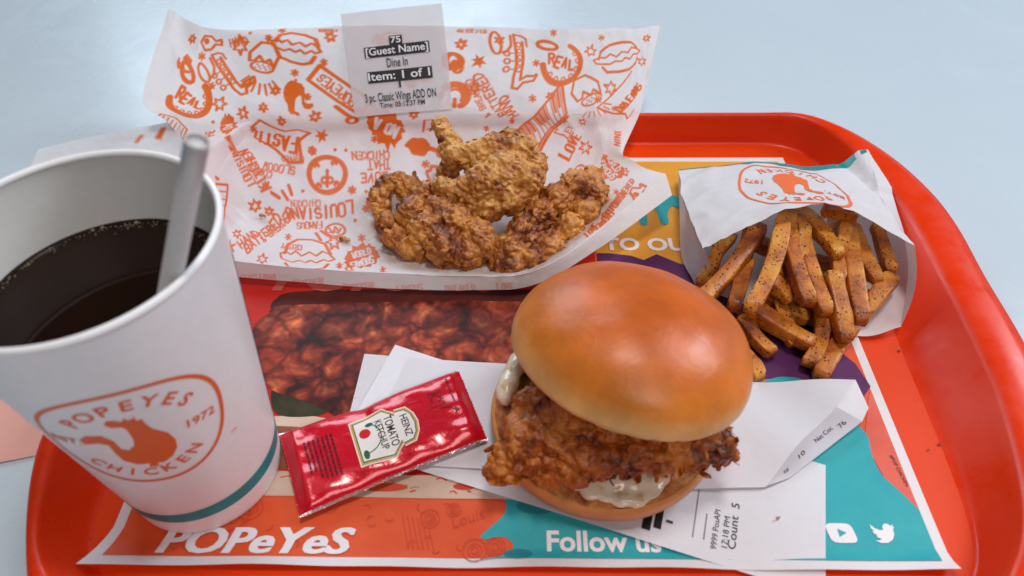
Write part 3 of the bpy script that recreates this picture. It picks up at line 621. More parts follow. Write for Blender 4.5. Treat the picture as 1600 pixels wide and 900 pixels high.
def liner_map(dz):
    def f(V):
        V = np.asarray(V, float)
        x, y = V[:, 0], V[:, 1]
        z = 0.3 + dz + 0 * x
        lift = np.clip((9 - y) / 9, 0, 1.4) ** 1.6 * (3.2 + 0.9 * np.sin(x * .045) + 0.6 * np.sin(x * .11 + 1))
        z = z + lift
        z = z + .25 * np.sin(x * .06 + y * .03) * np.clip(y / 20, 0, 1) * np.clip((281 - y) / 20, 0, 1) + .25
        cx = np.clip((-158 - x) / 17, 0, 1) * np.clip((16 - y) / 16, 0, 1)
        return np.stack([x - 6 * cx, y - 1.0 * cx, z + 3.0 * cx], 1)
    return f


def rect(x0, y0, x1, y1):
    return [(x0, y0), (x1, y0), (x1, y1), (x0, y1)], [(0, 1, 2, 3)]


m_liner = paper_mat('liner_paper', srgb(226, 220, 222), 0.5, 0.0)
decal('paper_sheet', rect(-175, 0, 175, 281), liner_map(0), m_liner, liner, 7)


def print_mat(name, col, col2, scale=40, rough=.48):
    m = Mat(name, col, rough)
    m.p.inputs['Specular IOR Level'].default_value = .25
    a = m.noise(scale, 4)
    b = m.noise(700, 4, .7)
    c = m.mix(m.ramp(a, [(.35, (0, 0, 0)), (.65, (1, 1, 1))]), col, col2)
    m.color(m.mix(.12, c, m.mix(b, (0.3, .3, .3), (1, 1, 1)), 'OVERLAY'))
    m.bump(m.noise(60, 3), .08, .002)
    return m


m_coral = print_mat('coral_print', srgb(228, 92, 50), srgb(220, 82, 42))
m_red = print_mat('liner_red', srgb(196, 36, 20), srgb(180, 28, 16))
m_pink = print_mat('salmon_print', srgb(226, 104, 84), srgb(218, 92, 74))
m_teal = print_mat('teal_print', srgb(40, 158, 168), srgb(52, 166, 172))
m_purple = print_mat('purple_print', srgb(92, 42, 92), srgb(80, 36, 84))
m_yellow = print_mat('yellow_print', srgb(226, 160, 60), srgb(216, 148, 50))
m_cream = print_mat('cream_print', srgb(214, 186, 168), srgb(200, 168, 150))
m_dark_orange = ink_mat('tonal_orange_print', srgb(206, 74, 44))
m_dteal = ink_mat('tonal_teal_print', srgb(30, 130, 142))
# picture of a fried chicken sandwich printed on the liner
m_photo = Mat('printed_chicken_picture', srgb(150, 55, 25), .45)
_w = m_photo.node('ShaderNodeVectorMath', operation='ADD')
m_photo.link(m_photo.pos(), _w.inputs[0])
_wn = m_photo.node('ShaderNodeTexNoise'); _wn.inputs['Scale'].default_value = 60
m_photo.link(m_photo.pos(), _wn.inputs['Vector'])
_ws = m_photo.node('ShaderNodeVectorMath', operation='SCALE'); _ws.inputs['Scale'].default_value = .026
m_photo.link(_wn.outputs['Color'], _ws.inputs[0]); m_photo.link(_ws.outputs[0], _w.inputs[1])
_ws.inputs['Scale'].default_value = .026
_vo = m_photo.node('ShaderNodeTexVoronoi'); _vo.inputs['Scale'].default_value = 78
m_photo.link(_w.outputs[0], _vo.inputs['Vector'])
_vf = m_photo.node('ShaderNodeTexVoronoi'); _vf.inputs['Scale'].default_value = 210
m_photo.link(_w.outputs[0], _vf.inputs['Vector'])
_c1 = m_photo.ramp(_vo.outputs['Distance'], [(0.05, srgb(224, 132, 84)), (.36, srgb(184, 82, 50)), (.6, srgb(136, 48, 30)), (.85, srgb(76, 22, 16))])
_c2 = m_photo.ramp(_vf.outputs['Distance'], [(0.05, (1.45, 1.4, 1.3)), (.45, (.85, .8, .8)), (.8, (.4, .32, .3))])
_rv = m_photo.ramp(m_photo.sep(_vo.outputs['Color'])[0], [(0, (.62, .56, .55)), (1, (1.25, 1.2, 1.15))])
_c3 = m_photo.ramp(m_photo.noise(34, 4, .6), [(.38, (.34, .26, .26)), (.6, (1.12, 1.05, 1.05))])
m_photo.p.inputs['Specular IOR Level'].default_value = .25
m_photo.color(m_photo.mix(.9, m_photo.mix(.8, m_photo.mix(.85, _c1, _c2, 'MULTIPLY'), _rv, 'MULTIPLY'), _c3, 'MULTIPLY'))
m_bunpic = print_mat('printed_bun_picture', srgb(84, 26, 18), srgb(64, 18, 14), 60)
m_bunpic2 = print_mat('printed_lower_bun_picture', srgb(150, 84, 58), srgb(120, 58, 40), 90)
m_pickpic = print_mat('printed_pickle_picture', srgb(58, 52, 26), srgb(40, 38, 20), 120)

decal('coral_field', rect(-170.5, 4.5, 170.5, 276.5), liner_map(.10), m_coral, liner, 7)
decal('red_field', poly([[(-170.5, 60), (-150, 47), (-100, 44), (40, 40), (43, 276.5), (-170.5, 276.5)]]), liner_map(.20), m_red, liner, 9)  # upper-left part of the liner, darker red than the coral
_y = [(43, 187), (50, 187), (63, 185), (70, 181.5), (78, 186.5), (90, 179), (110, 172), (140, 178), (170.4, 170), (170.4, 276.4), (43, 276.4)]
decal('yellow_field', poly([_y]), liner_map(.22), m_yellow, liner, 9)
_p = [(43, 187), (50, 187), (63, 185), (70, 181.5), (78, 186.5), (90, 179), (110, 172), (140, 178), (158, 150), (160, 118), (168, 106), (171, 92), (164, 84), (143, 94), (128, 97), (110, 96), (80, 90), (60, 110), (43, 150)]
decal('purple_field', poly([_p]), liner_map(.30), m_purple, liner, 9)
_t = [(-11, 4.5), (-7, 6), (-4, 8), (-5, 12), (-9, 14), (-15, 13), (-18, 14), (-14, 18), (-9, 23), (-7, 28), (-8, 36), (10, 60), (40, 80), (80, 92), (110, 95), (117, 94.5), (130, 98), (143, 94), (150, 79), (160, 66), (159, 53), (161, 41), (166, 35), (170.4, 27), (170.4, 4.5)]
decal('teal_field', poly([[(min(x, 170.4), y) for x, y in smooth_loop(_t[:-2], 4).tolist()[:-8]] + [(166, 35), _t[-2], _t[-1]]]), liner_map(.38), m_teal, liner, 7)
_sm = [(170.4, 27), (166, 35), (161, 41), (159, 53), (160, 66), (165, 78), (168, 86), (170.4, 90)]
decal('salmon_field', poly([_sm]), liner_map(.36), m_pink, liner, 8)
# the printed sandwich
_ch = [(-144, 128), (-137, 140), (-120, 146), (20, 146), (36, 110), (30, 66), (-60, 66), (-82, 70), (-98, 78), (-112, 84), (-126, 90), (-136, 108)]
decal('printed_bottom_bun', poly([[(-128, 76), (-110, 70), (-82, 67), (30, 66), (34, 46), (-115, 45), (-124, 56)]]), liner_map(.30), m_bunpic2, liner, 8)
decal('printed_mayonnaise', poly([[(-122, 73), (-104, 74), (-82, 70), (-60, 70), (-60, 65), (-82, 66), (-120, 68)]]), liner_map(.36), m_cream, liner, 8)
decal('printed_pickle', poly([smooth_loop([(-124, 90), (-110, 87), (-94, 77), (-104, 73), (-119, 75)], 5)]), liner_map(.40), m_pickpic, liner, 8)
decal('printed_top_bun', poly([smooth_loop([(-137, 150), (-138, 143), (-130, 138), (-60, 138), (20, 138), (36, 142), (34, 156), (-60, 158), (-125, 156)], 6)]), liner_map(.34), m_bunpic, liner, 8)
decal('printed_chicken', poly([smooth_loop(_ch, 5)]), liner_map(.44), m_photo, liner, 8)
# cream strip (printed wrapping paper of the sandwich) with orange marks
decal('cream_strip', poly([[(-140, 46), (-112, 44), (-78, 43), (-51, 42.5), (40, 42), (40, 31), (-5, 31), (-109, 32), (-150, 32)]]), liner_map(.42), m_cream, liner, 8)
_mk = []
for k in range(38):
    x = random.uniform(-118, 20); y = random.uniform(33.5, 41); l = random.uniform(1.5, 6)
    _mk.append(stroke([(x, y), (x + l * .5, y + random.uniform(-.5, .8)), (x + l, y + random.uniform(-1, 1))], random.uniform(.35, .9)))
_mk.append(poly([circle_pts(1, 20, -62, 36.5, 11, 2.2)]))
_mk.append(poly([circle_pts(1, 20, -26, 37, 5, 1.8)]))
decal('strip_print', merge(_mk), liner_map(.52), m_dark_orange, liner, 8)

# lettering
_pp = text('POPeYeS', 16.0, .02, .22, 1.0)
_lt = None
for _dx, _dz in ((-.45, .60), (0, .64), (.45, .68)):
    _lo = decal('lettering', xf(_pp, 1, 0, -113.5 + _dx, 10.9, 1.30, 1.0), liner_map(_dz), m_white_ink, _lt or liner, 6)
    _lt = _lt or _lo
decal('lettering', xf(text('POPeYeS', 30, .03, .2, .95), 1, 0, -78, 166, 1.15, 1), liner_map(.62), ink_mat('pale_red_print', srgb(186, 84, 70)), liner, 6)
decal('lettering', xf(text('Follow us', 12.4, .026, 0, 1.0), 1, 0, 33.5, 11.6), liner_map(.62), m_white_ink, liner, 6)
decal('lettering', xf(text('TO OU', 14.5, .035, 0, 1.02), 1, 0, 72, 194, 1.02, 1), liner_map(.62), m_white_ink, liner, 6)
_drip = [(66, 240), (71, 226), (71.5, 214), (73.5, 212), (76, 214), (77, 226), (80, 229), (83, 224), (84, 215), (86.5, 212.5), (89, 215), (89.5, 224), (93, 230), (97, 228), (100, 236), (90, 242)]
decal('teal_letter', poly([smooth_loop(_drip, 4)]), liner_map(.62), m_teal, liner, 6)
# video and bird icons
_sq = [(x * 5.6 + 133.6 - .6 * y, y * 4.3 + 16.4) for x, y in [(math.copysign(abs(math.cos(a)) ** .45, math.cos(a)), math.copysign(abs(math.sin(a)) ** .45, math.sin(a))) for a in np.linspace(0, 2 * math.pi, 40, endpoint=False)]]
decal('video_icon', poly([_sq]), liner_map(.62), m_white_ink, liner, 6)
decal('video_icon_arrow', poly([[(132.4, 18.2), (135.8, 16.5), (132.4, 14.6)]]), liner_map(.75), m_teal, liner)
_bird = [(-5.2, 4.0), (-3.6, 2.4), (-1.6, 1.4), (.2, 1.5), (.1, 3.2), (1.5, 4.6), (3.3, 4.5), (4.2, 3.6), (5.6, 4.2), (4.9, 3.0), (6.0, 3.2), (4.8, 1.9), (4.6, -.6), (3.0, -3.2), (.2, -4.8), (-3.0, -4.8), (-5.2, -3.8), (-3.2, -3.6), (-2.0, -2.9), (-3.6, -2.2), (-4.2, -1.2), (-3.2, -1.2), (-4.8, -.2), (-5.2, 1.2), (-4.2, .9), (-5.4, 2.4)]
decal('bird_icon', poly([[(151.5 + x * .9, 16.6 + y * .9) for x, y in _bird]]), liner_map(.62), m_white_ink, liner, 6)
decal('fine_print', xf(text('#POP CHICKEN', 2.2, .0), 1, -1.45, 168.4, 46), liner_map(.62), m_black, liner)
# tonal doodles on the coral
_td = []
for x, y, r in [(-118, 26, 5), (-40, 22, 4), (-30, 26, 3), (-20, 8, 5), (-126, 24, 8), (-84, 28, 4)]:
    for q in (1, .6, .3):
        _td.append(stroke(circle_pts(r * q, 22, x, y), .45, True))
for k in range(6):
    _td.append(stroke([(-52 + k * 2.2, 24 - k * .6), (-48 + k * 2.2, 9 - k * .2)], .5))
for k in range(26):
    x, y = random.uniform(-165, -20), random.uniform(7, 29)
    a = random.uniform(0, 6)
    _td.append(stroke([(x, y), (x + 2 * math.cos(a), y + 2 * math.sin(a)), (x + 3.4 * math.cos(a + .6), y + 3.4 * math.sin(a + .6))], .5))
_td.append(xf(text('Louis', 7, 0, .2), 1, .35, -24, 22))
decal('tonal_doodles', merge(_td), liner_map(.5), m_dark_orange, liner, 6)
_td = [poly([circle_pts(1, 20, 6, 28, 9, 4)]), poly([circle_pts(1, 20, -2, 6.5, 6, 2.2)])]
for x, y, r in [(60, 24, 3), (150, 40, 6), (140, 64, 4)]:
    _td.append(stroke(circle_pts(r, 20, x, y), .5, True))
decal('tonal_doodles', merge(_td[:2]), liner_map(.5), m_dteal, liner, 6)
_td = [stroke(circle_pts(r, 24, -11.5, 9.5, 1, 1), .4, True) for r in (1.6, 3, 4.2)]
decal('tonal_doodles', merge(_td), liner_map(.58), m_dark_orange, liner, 6)

# ------------------------------------------------------------------ paper cup with badge
UX, UY, RT, RB, CH = -142.8, 46.6, 46.0, 32.2, 140.6
Z0 = 1.1
cup = thing('paper_cup', 'large white paper cup with orange rooster badge and teal band, full of cola', 'cup', (UX, UY, Z0))
m_cup = paper_mat('cup_board', srgb(240, 239, 241), 0.38, 0.0, 0.05)
m_cup_in = paper_mat('cup_inside', srgb(214, 212, 208), 0.35, 0.0, 0.05)
m_badge = ink_mat('badge_orange', srgb(232, 104, 52), 0.4, .04)
m_tealband = ink_mat('band_teal', srgb(8, 140, 146), 0.4, .04)
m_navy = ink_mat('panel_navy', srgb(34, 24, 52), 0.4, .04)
rad_at = lambda z: RB + (RT - RB) * z / CH


def cup_shift(V):
    return V + np.array([UX, UY, Z0])


_pr = [(RB - 2.2, 4.0), (RB - 2.0, .4), (RB - 1.2, 0.0), (RB, 0.0)] + [(rad_at(z) - 0.0, z) for z in np.linspace(1.2, CH - 3.2, 24)]
V, F = lathe(_pr, 128)
mesh_obj('cup_wall', cup_shift(V), F, m_cup, cup)
_pr = [(rad_at(CH - 2.4) + 1.25 * math.cos(a) - .2, CH - 1.4 + 1.45 * math.sin(a)) for a in np.linspace(-2.2, 3.6, 16)]
V, F = lathe(_pr, 128)
mesh_obj('rolled_rim', cup_shift(V), F, m_cup, cup)
_pr = [(rad_at(z) - 0.9, z) for z in np.linspace(CH - 1.6, 9, 14)] + [(5, 9), (0.01, 9)]
V, F = lathe(_pr, 128)
mesh_obj('cup_inside', cup_shift(V), F, m_cup_in, cup)


def cup_map(off, tc=-70.0, zc=82.0):
    """badge-local mm -> cone surface"""
    def f(V):
        V = np.asarray(V, float)
        z = zc + V[:, 1]
        th = math.radians(tc) + V[:, 0] / 40.0
        r = rad_at(z) + off
        return np.stack([UX + r * np.cos(th), UY + r * np.sin(th), Z0 + z], 1)
    return f


def badge_parts():
    out = [stroke([(math.copysign(abs(math.cos(a)) ** .86, math.cos(a)), math.copysign(abs(math.sin(a)) ** .86, math.sin(a))) for a in np.linspace(0, 2 * math.pi, 90, endpoint=False)], .055, True)]
    return out


def badge_letters():
    return [arc_text('POPEYES', .74, 140, 40, .27, .022), arc_text('CHICKEN', .76, 222, 318, .25, .022, True),
            xf(text('1972', .2, .02), 1, 0, .70, .02), xf(text('EST.', .2, .02), 1, 0, -.76, .02)]


rooster2d = poly([[tuple(p) for p in ROOSTER]])
_tilt = math.radians(-10)
badge = decal('badge', xf(merge(badge_parts()), 29, _tilt), cup_map(.16), m_badge, cup, 2.5)
for _l in badge_letters():
    decal('badge_lettering', xf(_l, 29, _tilt), cup_map(.16), m_badge, badge, 2.5)
decal('badge_rooster', xf(rooster2d, 29), cup_map(.16), m_badge, badge, 2.5)
decal('badge_eye', xf(poly([circle_pts(.02, 8)]), 29, 0, .10 * 29, .50 * 29), cup_map(.22), m_cup, badge)
decal('trade_mark', xf(text('TM', 2.2), 1, 0, 29, -24), cup_map(.16), m_badge, badge)
_zb = np.linspace(13.0, 21.0, 4)
V, F = lathe([(rad_at(z) + .14, z) for z in _zb], 128)
mesh_obj('teal_band', cup_shift(V), F, m_tealband, cup)
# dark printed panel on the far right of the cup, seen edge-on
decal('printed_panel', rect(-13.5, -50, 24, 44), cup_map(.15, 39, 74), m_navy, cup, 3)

# drink
m_cola = Mat('cola', (0.012, 0.005, 0.003, 1), 0.05, IOR=1.25)
m_cola.color(m_cola.ramp(m_cola.noise(12, 3), [(.3, (0.007, .003, .002)), (.8, (.016, .006, .003))]))
LZ = 110.5
_rl = rad_at(LZ) - 1.0
drink = thing('cola_drink', 'dark brown cola filling the white paper cup', 'drink', (UX, UY, Z0 + 10))
_pr = [(0.01, LZ)] + [(r, LZ) for r in (_rl * .5, _rl * .8, _rl - 2.5)] + [(_rl - 1, LZ + .25), (_rl - .1, LZ + 1.0), (rad_at(60) - 1.1, 60), (rad_at(10) - 1.1, 10)]
V, F = lathe(_pr, 96)
mesh_obj('liquid', cup_shift(V), F, m_cola, drink)
m_bub = Mat('foam_bubble', srgb(190, 170, 145), 0.08, IOR=1.33, Transmission_Weight=.6)
_V, _F = [], []
_ico = bmesh.new(); bmesh.ops.create_icosphere(_ico, subdivisions=1, radius=1.0)
_iv = np.array([v.co[:] for v in _ico.verts]); _if = [[v.index for v in f.verts] for f in _ico.faces]; _ico.free()
for k in range(650):
    a = random.uniform(0, 2 * math.pi)
    r = random.uniform(.12, .42)
    if random.random() < .012:
        r = random.uniform(.8, 1.2)
    d = _rl - r * .6 - abs(random.gauss(0, 1.0 + .9 * max(0, math.sin(a))))
    b = len(_V)
    _V += (_iv * r + np.array([UX + d * math.cos(a), UY + d * math.sin(a), Z0 + LZ + r * .25])).tolist()
    _F += [[i + b for i in f] for f in _if]
tag(mesh_obj('foam_bubbles', _V, _F, m_bub, drink), kind='stuff')

# straw
m_straw = Mat('white_straw', srgb(236, 232, 230), .5, Subsurface_Weight=.1)
m_straw.translucent(.3, srgb(240, 238, 236))
m_straw.color(m_straw.mix(m_straw.noise(300, 3), srgb(232, 228, 226), srgb(240, 238, 236)))
_a, _b = np.array([-84.2, 35.6, 184.7]), np.array([-106.6, 31.4, 137.0])
_d = (_b - _a) / np.linalg.norm(_b - _a)
straw = thing('drinking_straw', 'plain white drinking straw leaning in the cup of cola', 'straw', tuple(_a + _d * 178))
_pth = [_a + _d * t for t in np.linspace(0, 178, 12)]
Vo, Fo = tube(_pth, 3.2, 24, False)
Vi, Fi = tube(_pth, 2.85, 24, False)
n_ = len(Vo)
Fr = [[s, (s + 1) % 24, n_ + (s + 1) % 24, n_ + s] for s in range(24)]
mesh_obj('tube', np.concatenate([Vo, Vi]), Fo + [[i + n_ for i in f][::-1] for f in Fi] + Fr, m_straw, straw)
# flat pale disc added just inside the tip, closing the tube
Vc, Fc = tube([_a + _d * 1.0, _a + _d * 1.6], 2.95, 24, True)
mesh_obj('tip', Vc, Fc, m_straw, straw)

# ------------------------------------------------------------------ wrapper paper with doodle print
GLYPH = {'A': '002640 1232', 'B': '00063645443303 3342413000', 'C': '4536160501103041', 'D': '00062644422000', 'E': '46060040 0333', 'F': '460600 0333', 'G': '45361605011030414323',
         'H': '0006 4046 0343', 'I': '2026', 'J': '4641301001', 'K': '0006 460340', 'L': '060040', 'M': '0006234640', 'N': '00064046', 'O': '160501103041453616', 'P': '00063645443303',
         'Q': '160501103041453616 2240', 'R': '00063645443303 2340', 'S': '453616050413334241301001', 'T': '2026 0646', 'U': '060110304146', 'V': '062046', 'W': '0610233046', 'X': '0046 0640',
         'Y': '062346 2320', 'Z': '06460040', '&': '40050616262501103042', '!': '2622 2120', '.': '2021', ':': '2425 2122', '-': '1333', '0': '160501103041453616', '1': '152620',
         '2': '05163645440040', '3': '0646234241301001', '5': '460603334241301001', '7': '064610', '9': '443313040516364541301001', '8': '13040516364544331301103041423313', '[': '36161030', ']': '16363010', ',': '2110', '#': '1016 3036 0242 0444'}


def glyph_strokes(s, h=1.75, jit=0.0, w=.50, gap=.20):
    """single-line lettering centred on 0,0 with letter height h"""
    out = []
    cw, g = h * w, h * gap
    tot = len(s) * cw + (len(s) - 1) * g
    x = -tot / 2
    R = random.Random(len(s) * 7 + ord(s[0]))
    for ch in s:
        if ch in GLYPH:
            dy, sc, rt = R.uniform(-jit, jit) * h * .5, 1 + R.uniform(-jit, jit), R.uniform(-jit, jit)
            for st in GLYPH[ch].split():
                pts = []
                for k in range(0, len(st), 2):
                    px, py = (int(st[k]) / 4 - .5) * cw * sc, (int(st[k + 1]) / 6 - .5) * h * sc
                    pts.append((x + cw / 2 + px * math.cos(rt) - py * math.sin(rt), dy + px * math.sin(rt) + py * math.cos(rt)))
                out.append(pts)
        x += cw + g
    return out


def star_pts(n, r0, r1, seed=0):
    R = random.Random(seed)
    return [((r0 if k % 2 == 0 else r1) * R.uniform(.8, 1.15) * math.cos(math.pi * k / n), (r0 if k % 2 == 0 else r1) * R.uniform(.8, 1.15) * math.sin(math.pi * k / n)) for k in range(2 * n)]


def wob(pts, a=.05, seed=1):
    R = random.Random(seed)
    return [(x + R.uniform(-a, a), y + R.uniform(-a, a)) for x, y in pts]


def doodle(kind, seed):
    """list of (mode, points, width mm); mode s stroke, f fill, w erase"""
    C = lambda pts: list(pts) + [pts[0]]
    if kind == 'star':
        return [('s', C(star_pts(6, 1, .45, seed)), 1.0)]
    if kind == 'starf':
        return [('f', star_pts(6, 1.1, .5, seed), 0)]
    if kind == 'ast':
        return [('s', [(-math.cos(a), -math.sin(a)), (math.cos(a), math.sin(a))], 1.0) for a in (0.2, 1.25, 2.3)]
    if kind == 'dot':
        return [('f', circle_pts(1, 10), 0)]
    if kind == 'dash':
        return [('s', [(-1, 0), (1, .1)], 1.5)]
    if kind == 'burger':
        top = [(-.85, .12), (-.7, .42), (-.3, .58), (.25, .58), (.7, .45), (.88, .15)]
        fill1 = wob([(-1, .1), (-.8, .2), (-.6, .1), (-.4, .2), (-.15, .08), (.1, .2), (.35, .1), (.6, .22), (.85, .12), (1, .0), (.85, -.12), (.6, -.05), (.4, -.2), (.2, -.08), (0, -.2), (-.25, -.1), (-.5, -.2), (-.75, -.1), (-1, -.05)], .03)
        return [('s', top, 1.5), ('s', C(fill1), 1.1), ('s', [(-.8, -.25), (-.65, -.5), (-.2, -.6), (.3, -.6), (.65, -.48), (.8, -.25)], 1.5)]
    if kind == 'sax':
        o = [('s', C(circle_pts(.32, 14, -.62, .62, .55, 1.25)), 1.2), ('s', [(-.5, .28), (-.3, .3), (-.12, .55), (-.1, .9)], 1.2), ('s', [(.02, .95), (.02, -.6), (.12, -.95), (.35, -1), (.45, -.8), (.85, -.75), (.9, -.6), (.5, -.58), (.3, -.7), (.25, -.4), (.3, .7)], 1.3),
             ('s', [(.02, .95), (.3, .9), (.45, .8), (.45, .55)], 1)]
        for y in (.6, .35, .1, -.12, -.35):
            o.append(('s', C(circle_pts(.09, 8, .15, y)), .8))
        for y in (.25, -.05, -.35):
            o.append(('s', C(circle_pts(.1, 8, -.3, y)), .9)); o.append(('s', [(-.2, y), (.02, y)], .7))
        return o
    if kind == 'real':
        o = [('s', circle_pts(.95, 26, .1, 0, 1, 1, -160, 75), 3.2)]
        for pts in glyph_strokes('REAL', .55, .3):
            o.append(('s', [(x * .9 + .05, y + .02) for x, y in pts], 1.5))
        o.append(('s', C(circle_pts(.35, 12, -.75, .75, 1.3, .6)), 2.0))
        for a in range(-120, 60, 28):
            o.append(('s', circle_pts(.1, 8, .1 + .78 * math.cos(math.radians(a)), .78 * math.sin(math.radians(a))), .8))
        return o
    if kind == 'mic':
        o = [('s', [(-.55, .1), (-.6, .5), (-.2, 1), (.3, 1), (.65, .5), (.55, -.05), (.3, .3), (.1, .1), (-.15, .4), (-.3, .15), (-.55, .1)], 1.3), ('s', C(circle_pts(.5, 16, .05, -.1, 1, .45)), 1.1)]
        for k in range(7):
            a = -150 + k * 20
            o.append(('s', [(.05 + .6 * math.cos(math.radians(a)), -.35 + .4 * math.sin(math.radians(a))), (.05 + 1.0 * math.cos(math.radians(a)), -.4 + .75 * math.sin(math.radians(a)))], .9))
        for k in range(9):
            o.append(('f', circle_pts(.05, 6, -.25 + .08 * k, -.1 + .08 * ((k * 5) % 3 - 1)), 0))
        return o
    if kind == 'rooster':
        return [('f', [(1.35 * x - .25, 1.35 * y) for x, y in ROOSTER], 0)]
    if kind == 'banner':
        return [('s', C([(-1, .28), (.95, .32), (1, -.25), (-.95, -.3)]), 1.6), ('s', [(.95, -.25), (1.2, -.1), (1.15, .25)], 1.2), ('s', C(circle_pts(.16, 10, .9, -.6)), 1.5), ('s', [(.2, -.45), (.8, -.5)], 2.0)]
    if kind == 'flag':
        return [('s', C([(-1, .3), (-.75, .62), (-.2, .45), (.2, .35), (.6, .5), (1, .45), (.75, .05), (.95, -.35), (.5, -.45), (0, -.3), (-.5, -.2), (-.85, -.1), (-.8, .15)]), 1.3)]
    if kind == 'clock':
        o = [('s', C(circle_pts(.95, 34)), 1.8), ('s', [(0, .15), (0, -.6)], 1.2), ('f', circle_pts(.1, 8, 0, .2), 0), ('s', circle_pts(.15, 8, -.15, -.3), .9), ('s', circle_pts(.15, 8, .15, -.3), .9)]
        for x, y in ((-.55, .45), (.35, .6), (.5, -.5), (-.45, -.6)):
            o.append(('s', circle_pts(.1, 6, x, y, 1, 1, 0, 200), 1.2))
        return o
    if kind == 'blob':
        return [('f', [(1.0 * (1 + .13 * math.sin(k * 2.7)) * math.cos(math.pi * k / 16), .66 * (1 + .16 * math.sin(k * 3.9)) * math.sin(math.pi * k / 16)) for k in range(32)], 0)]
    if kind == 'drum':
        return [('f', [(.25 + .75 * (1 + .07 * math.sin(k * 4)) * math.cos(math.pi * k / 14), .62 * (1 + .07 * math.cos(k * 5)) * math.sin(math.pi * k / 14)) for k in range(28)], 0), ('s', [(-.4, 0), (-1.1, .1)], 2.0),
                ('s', C(circle_pts(.2, 10, -1.25, .2)), 1.2), ('s', C(circle_pts(.2, 10, -1.25, -.1)), 1.2)]
    if kind == 'piano':
        o = [('s', C([(-1, .38), (1, .42), (1, -.4), (-1, -.4)]), 1.4), ('s', [(-1, -.5), (1, -.5)], 2.0)]
        for k in range(11):
            x = -.9 + .18 * k
            o.append(('s', [(x, .4), (x, -.4)], .7))
            if k % 4 != 3:
                o.append(('s', [(x + .09, .4), (x + .09, -.05)], 1.4))
        return o + [('s', [(-1, .3), (-1.2, .45), (-1.25, -.2), (-1, -.35)], 1.2)]
    if kind == 'angle':
        return [('s', [(-1, .45), (.9, .55)], 1.3), ('s', [(-1, .45), (-1.05, 0), (-.8, -.35), (-.9, -.55), (-.4, -.5)], 1.4)]
    if kind == 'crab':
        return [('s', C(circle_pts(.95, 18, 0, 0, 1.15, .75)), 1.1), ('s', wob([(-.7, .3), (-.3, -.3), (0, .4), (.4, -.2), (.7, .3)], .1), .9), ('s', wob([(-.6, -.3), (0, -.1), (.5, -.4)], .1), .9)]
    if kind == 'claw':
        return [('s', [(-1, .2), (-.5, .7), (.2, .6), (.5, .1), (1, .2), (.9, -.3), (.4, -.2), (-.1, -.6), (-.7, -.5), (-1, .2)], 1.2), ('f', circle_pts(.3, 8, -.4, .2), 0)]
    if kind == 'face':
        return [('f', [(-.6, .9), (.3, .7), (.5, .1), (-.2, -.1), (-.7, .2)], 0), ('s', [(-.9, -.2), (-.5, -.5), (0, -.4), (.4, -.8), (.8, -.6)], 1.2), ('s', [(-.8, -.5), (-.4, -.8), (0, -.7), (.3, -1)], 1.1)]
    if kind in ('gate', 'barrel', 'ladder'):
        o = [('s', C([(-1, .4), (0, .55), (1, .4), (1, -.35), (0, -.25), (-1, -.35)]), 1.0)]
        if kind == 'ladder':
            o = [('s', [(-1, .45), (1, .45)], 2.4), ('s', [(-.8, .1), (.9, .1)], 1.2)]
        for k in range(6):
            x = -.75 + .3 * k
            o.append(('s', [(x, .35), (x, -.25)], .7))
        return o
    if kind == 'skull':
        return [('s', C(circle_pts(.9, 14, -.1, .3)), 2.2), ('f', circle_pts(.6, 10, .1, -.1), 0), ('s', circle_pts(.5, 12, .4, -.5), 1.3)]
    if kind == 'crown':
        return [('s', circle_pts(1, 16, 0, 0, 1, 1, 0, 200), 3.0), ('s', circle_pts(.6, 12, 0, 0, 1, 1, 20, 190), 1.2), ('s', [(.2, -.2), (.8, -.6), (.3, -.9)], 1.5)]
    if kind == 'steam':
        return [('s', [(-.9, -.6), (-.7, .5), (.5, .6), (.9, -.2)], 1.0), ('s', [(-.5, -.4), (.2, -.2), (.6, -.5)], 1.0)]
    if kind == 'bolt':
        return [('s', [(-1, 0), (0, .3), (-.2, -.3), (1, 0)], 1.0)]
    return []


PU, PV, NU, NV = 300.0, 255.0, 700, 560
ink = np.zeros((NV, NU))
gx = np.linspace(0, PU, NU); gy = np.linspace(0, PV, NV)


def draw(mode, pts, w, val):
    P = np.array(pts)
    lo, hi = P.min(0) - 2, P.max(0) + 2
    i0, i1 = np.searchsorted(gx, lo[0]), np.searchsorted(gx, hi[0])
    j0, j1 = np.searchsorted(gy, lo[1]), np.searchsorted(gy, hi[1])
    if i1 <= i0 or j1 <= j0:
        return
    X, Y = np.meshgrid(gx[i0:i1], gy[j0:j1])
    if mode == 'f':
        cov = np.zeros_like(X)
        for ox, oy in ((-.11, -.13), (.11, -.13), (-.11, .13), (.11, .13)):
            x, y = X + ox, Y + oy
            ins = np.zeros(X.shape, bool)
            for (xa, ya), (xb, yb) in zip(P, np.roll(P, -1, 0)):
                c = ((ya > y) != (yb > y)) & (x < (xb - xa) * (y - ya) / (yb - ya + 1e-12) + xa)
                ins ^= c
            cov += ins * .25
    else:
        dmin = np.full(X.shape, 1e9)
        for (xa, ya), (xb, yb) in zip(P[:-1], P[1:]):
            dx, dy = xb - xa, yb - ya
            t = np.clip(((X - xa) * dx + (Y - ya) * dy) / (dx * dx + dy * dy + 1e-9), 0, 1)
            dmin = np.minimum(dmin, np.hypot(X - xa - t * dx, Y - ya - t * dy))
        cov = np.clip(.5 - (dmin - w * 1.26 / 2) / .5, 0, 1)
    sub = ink[j0:j1, i0:i1]
    if mode == 'w':
        ink[j0:j1, i0:i1] = np.minimum(sub, 1 - cov)
    else:
        ink[j0:j1, i0:i1] = np.maximum(sub, cov * val)


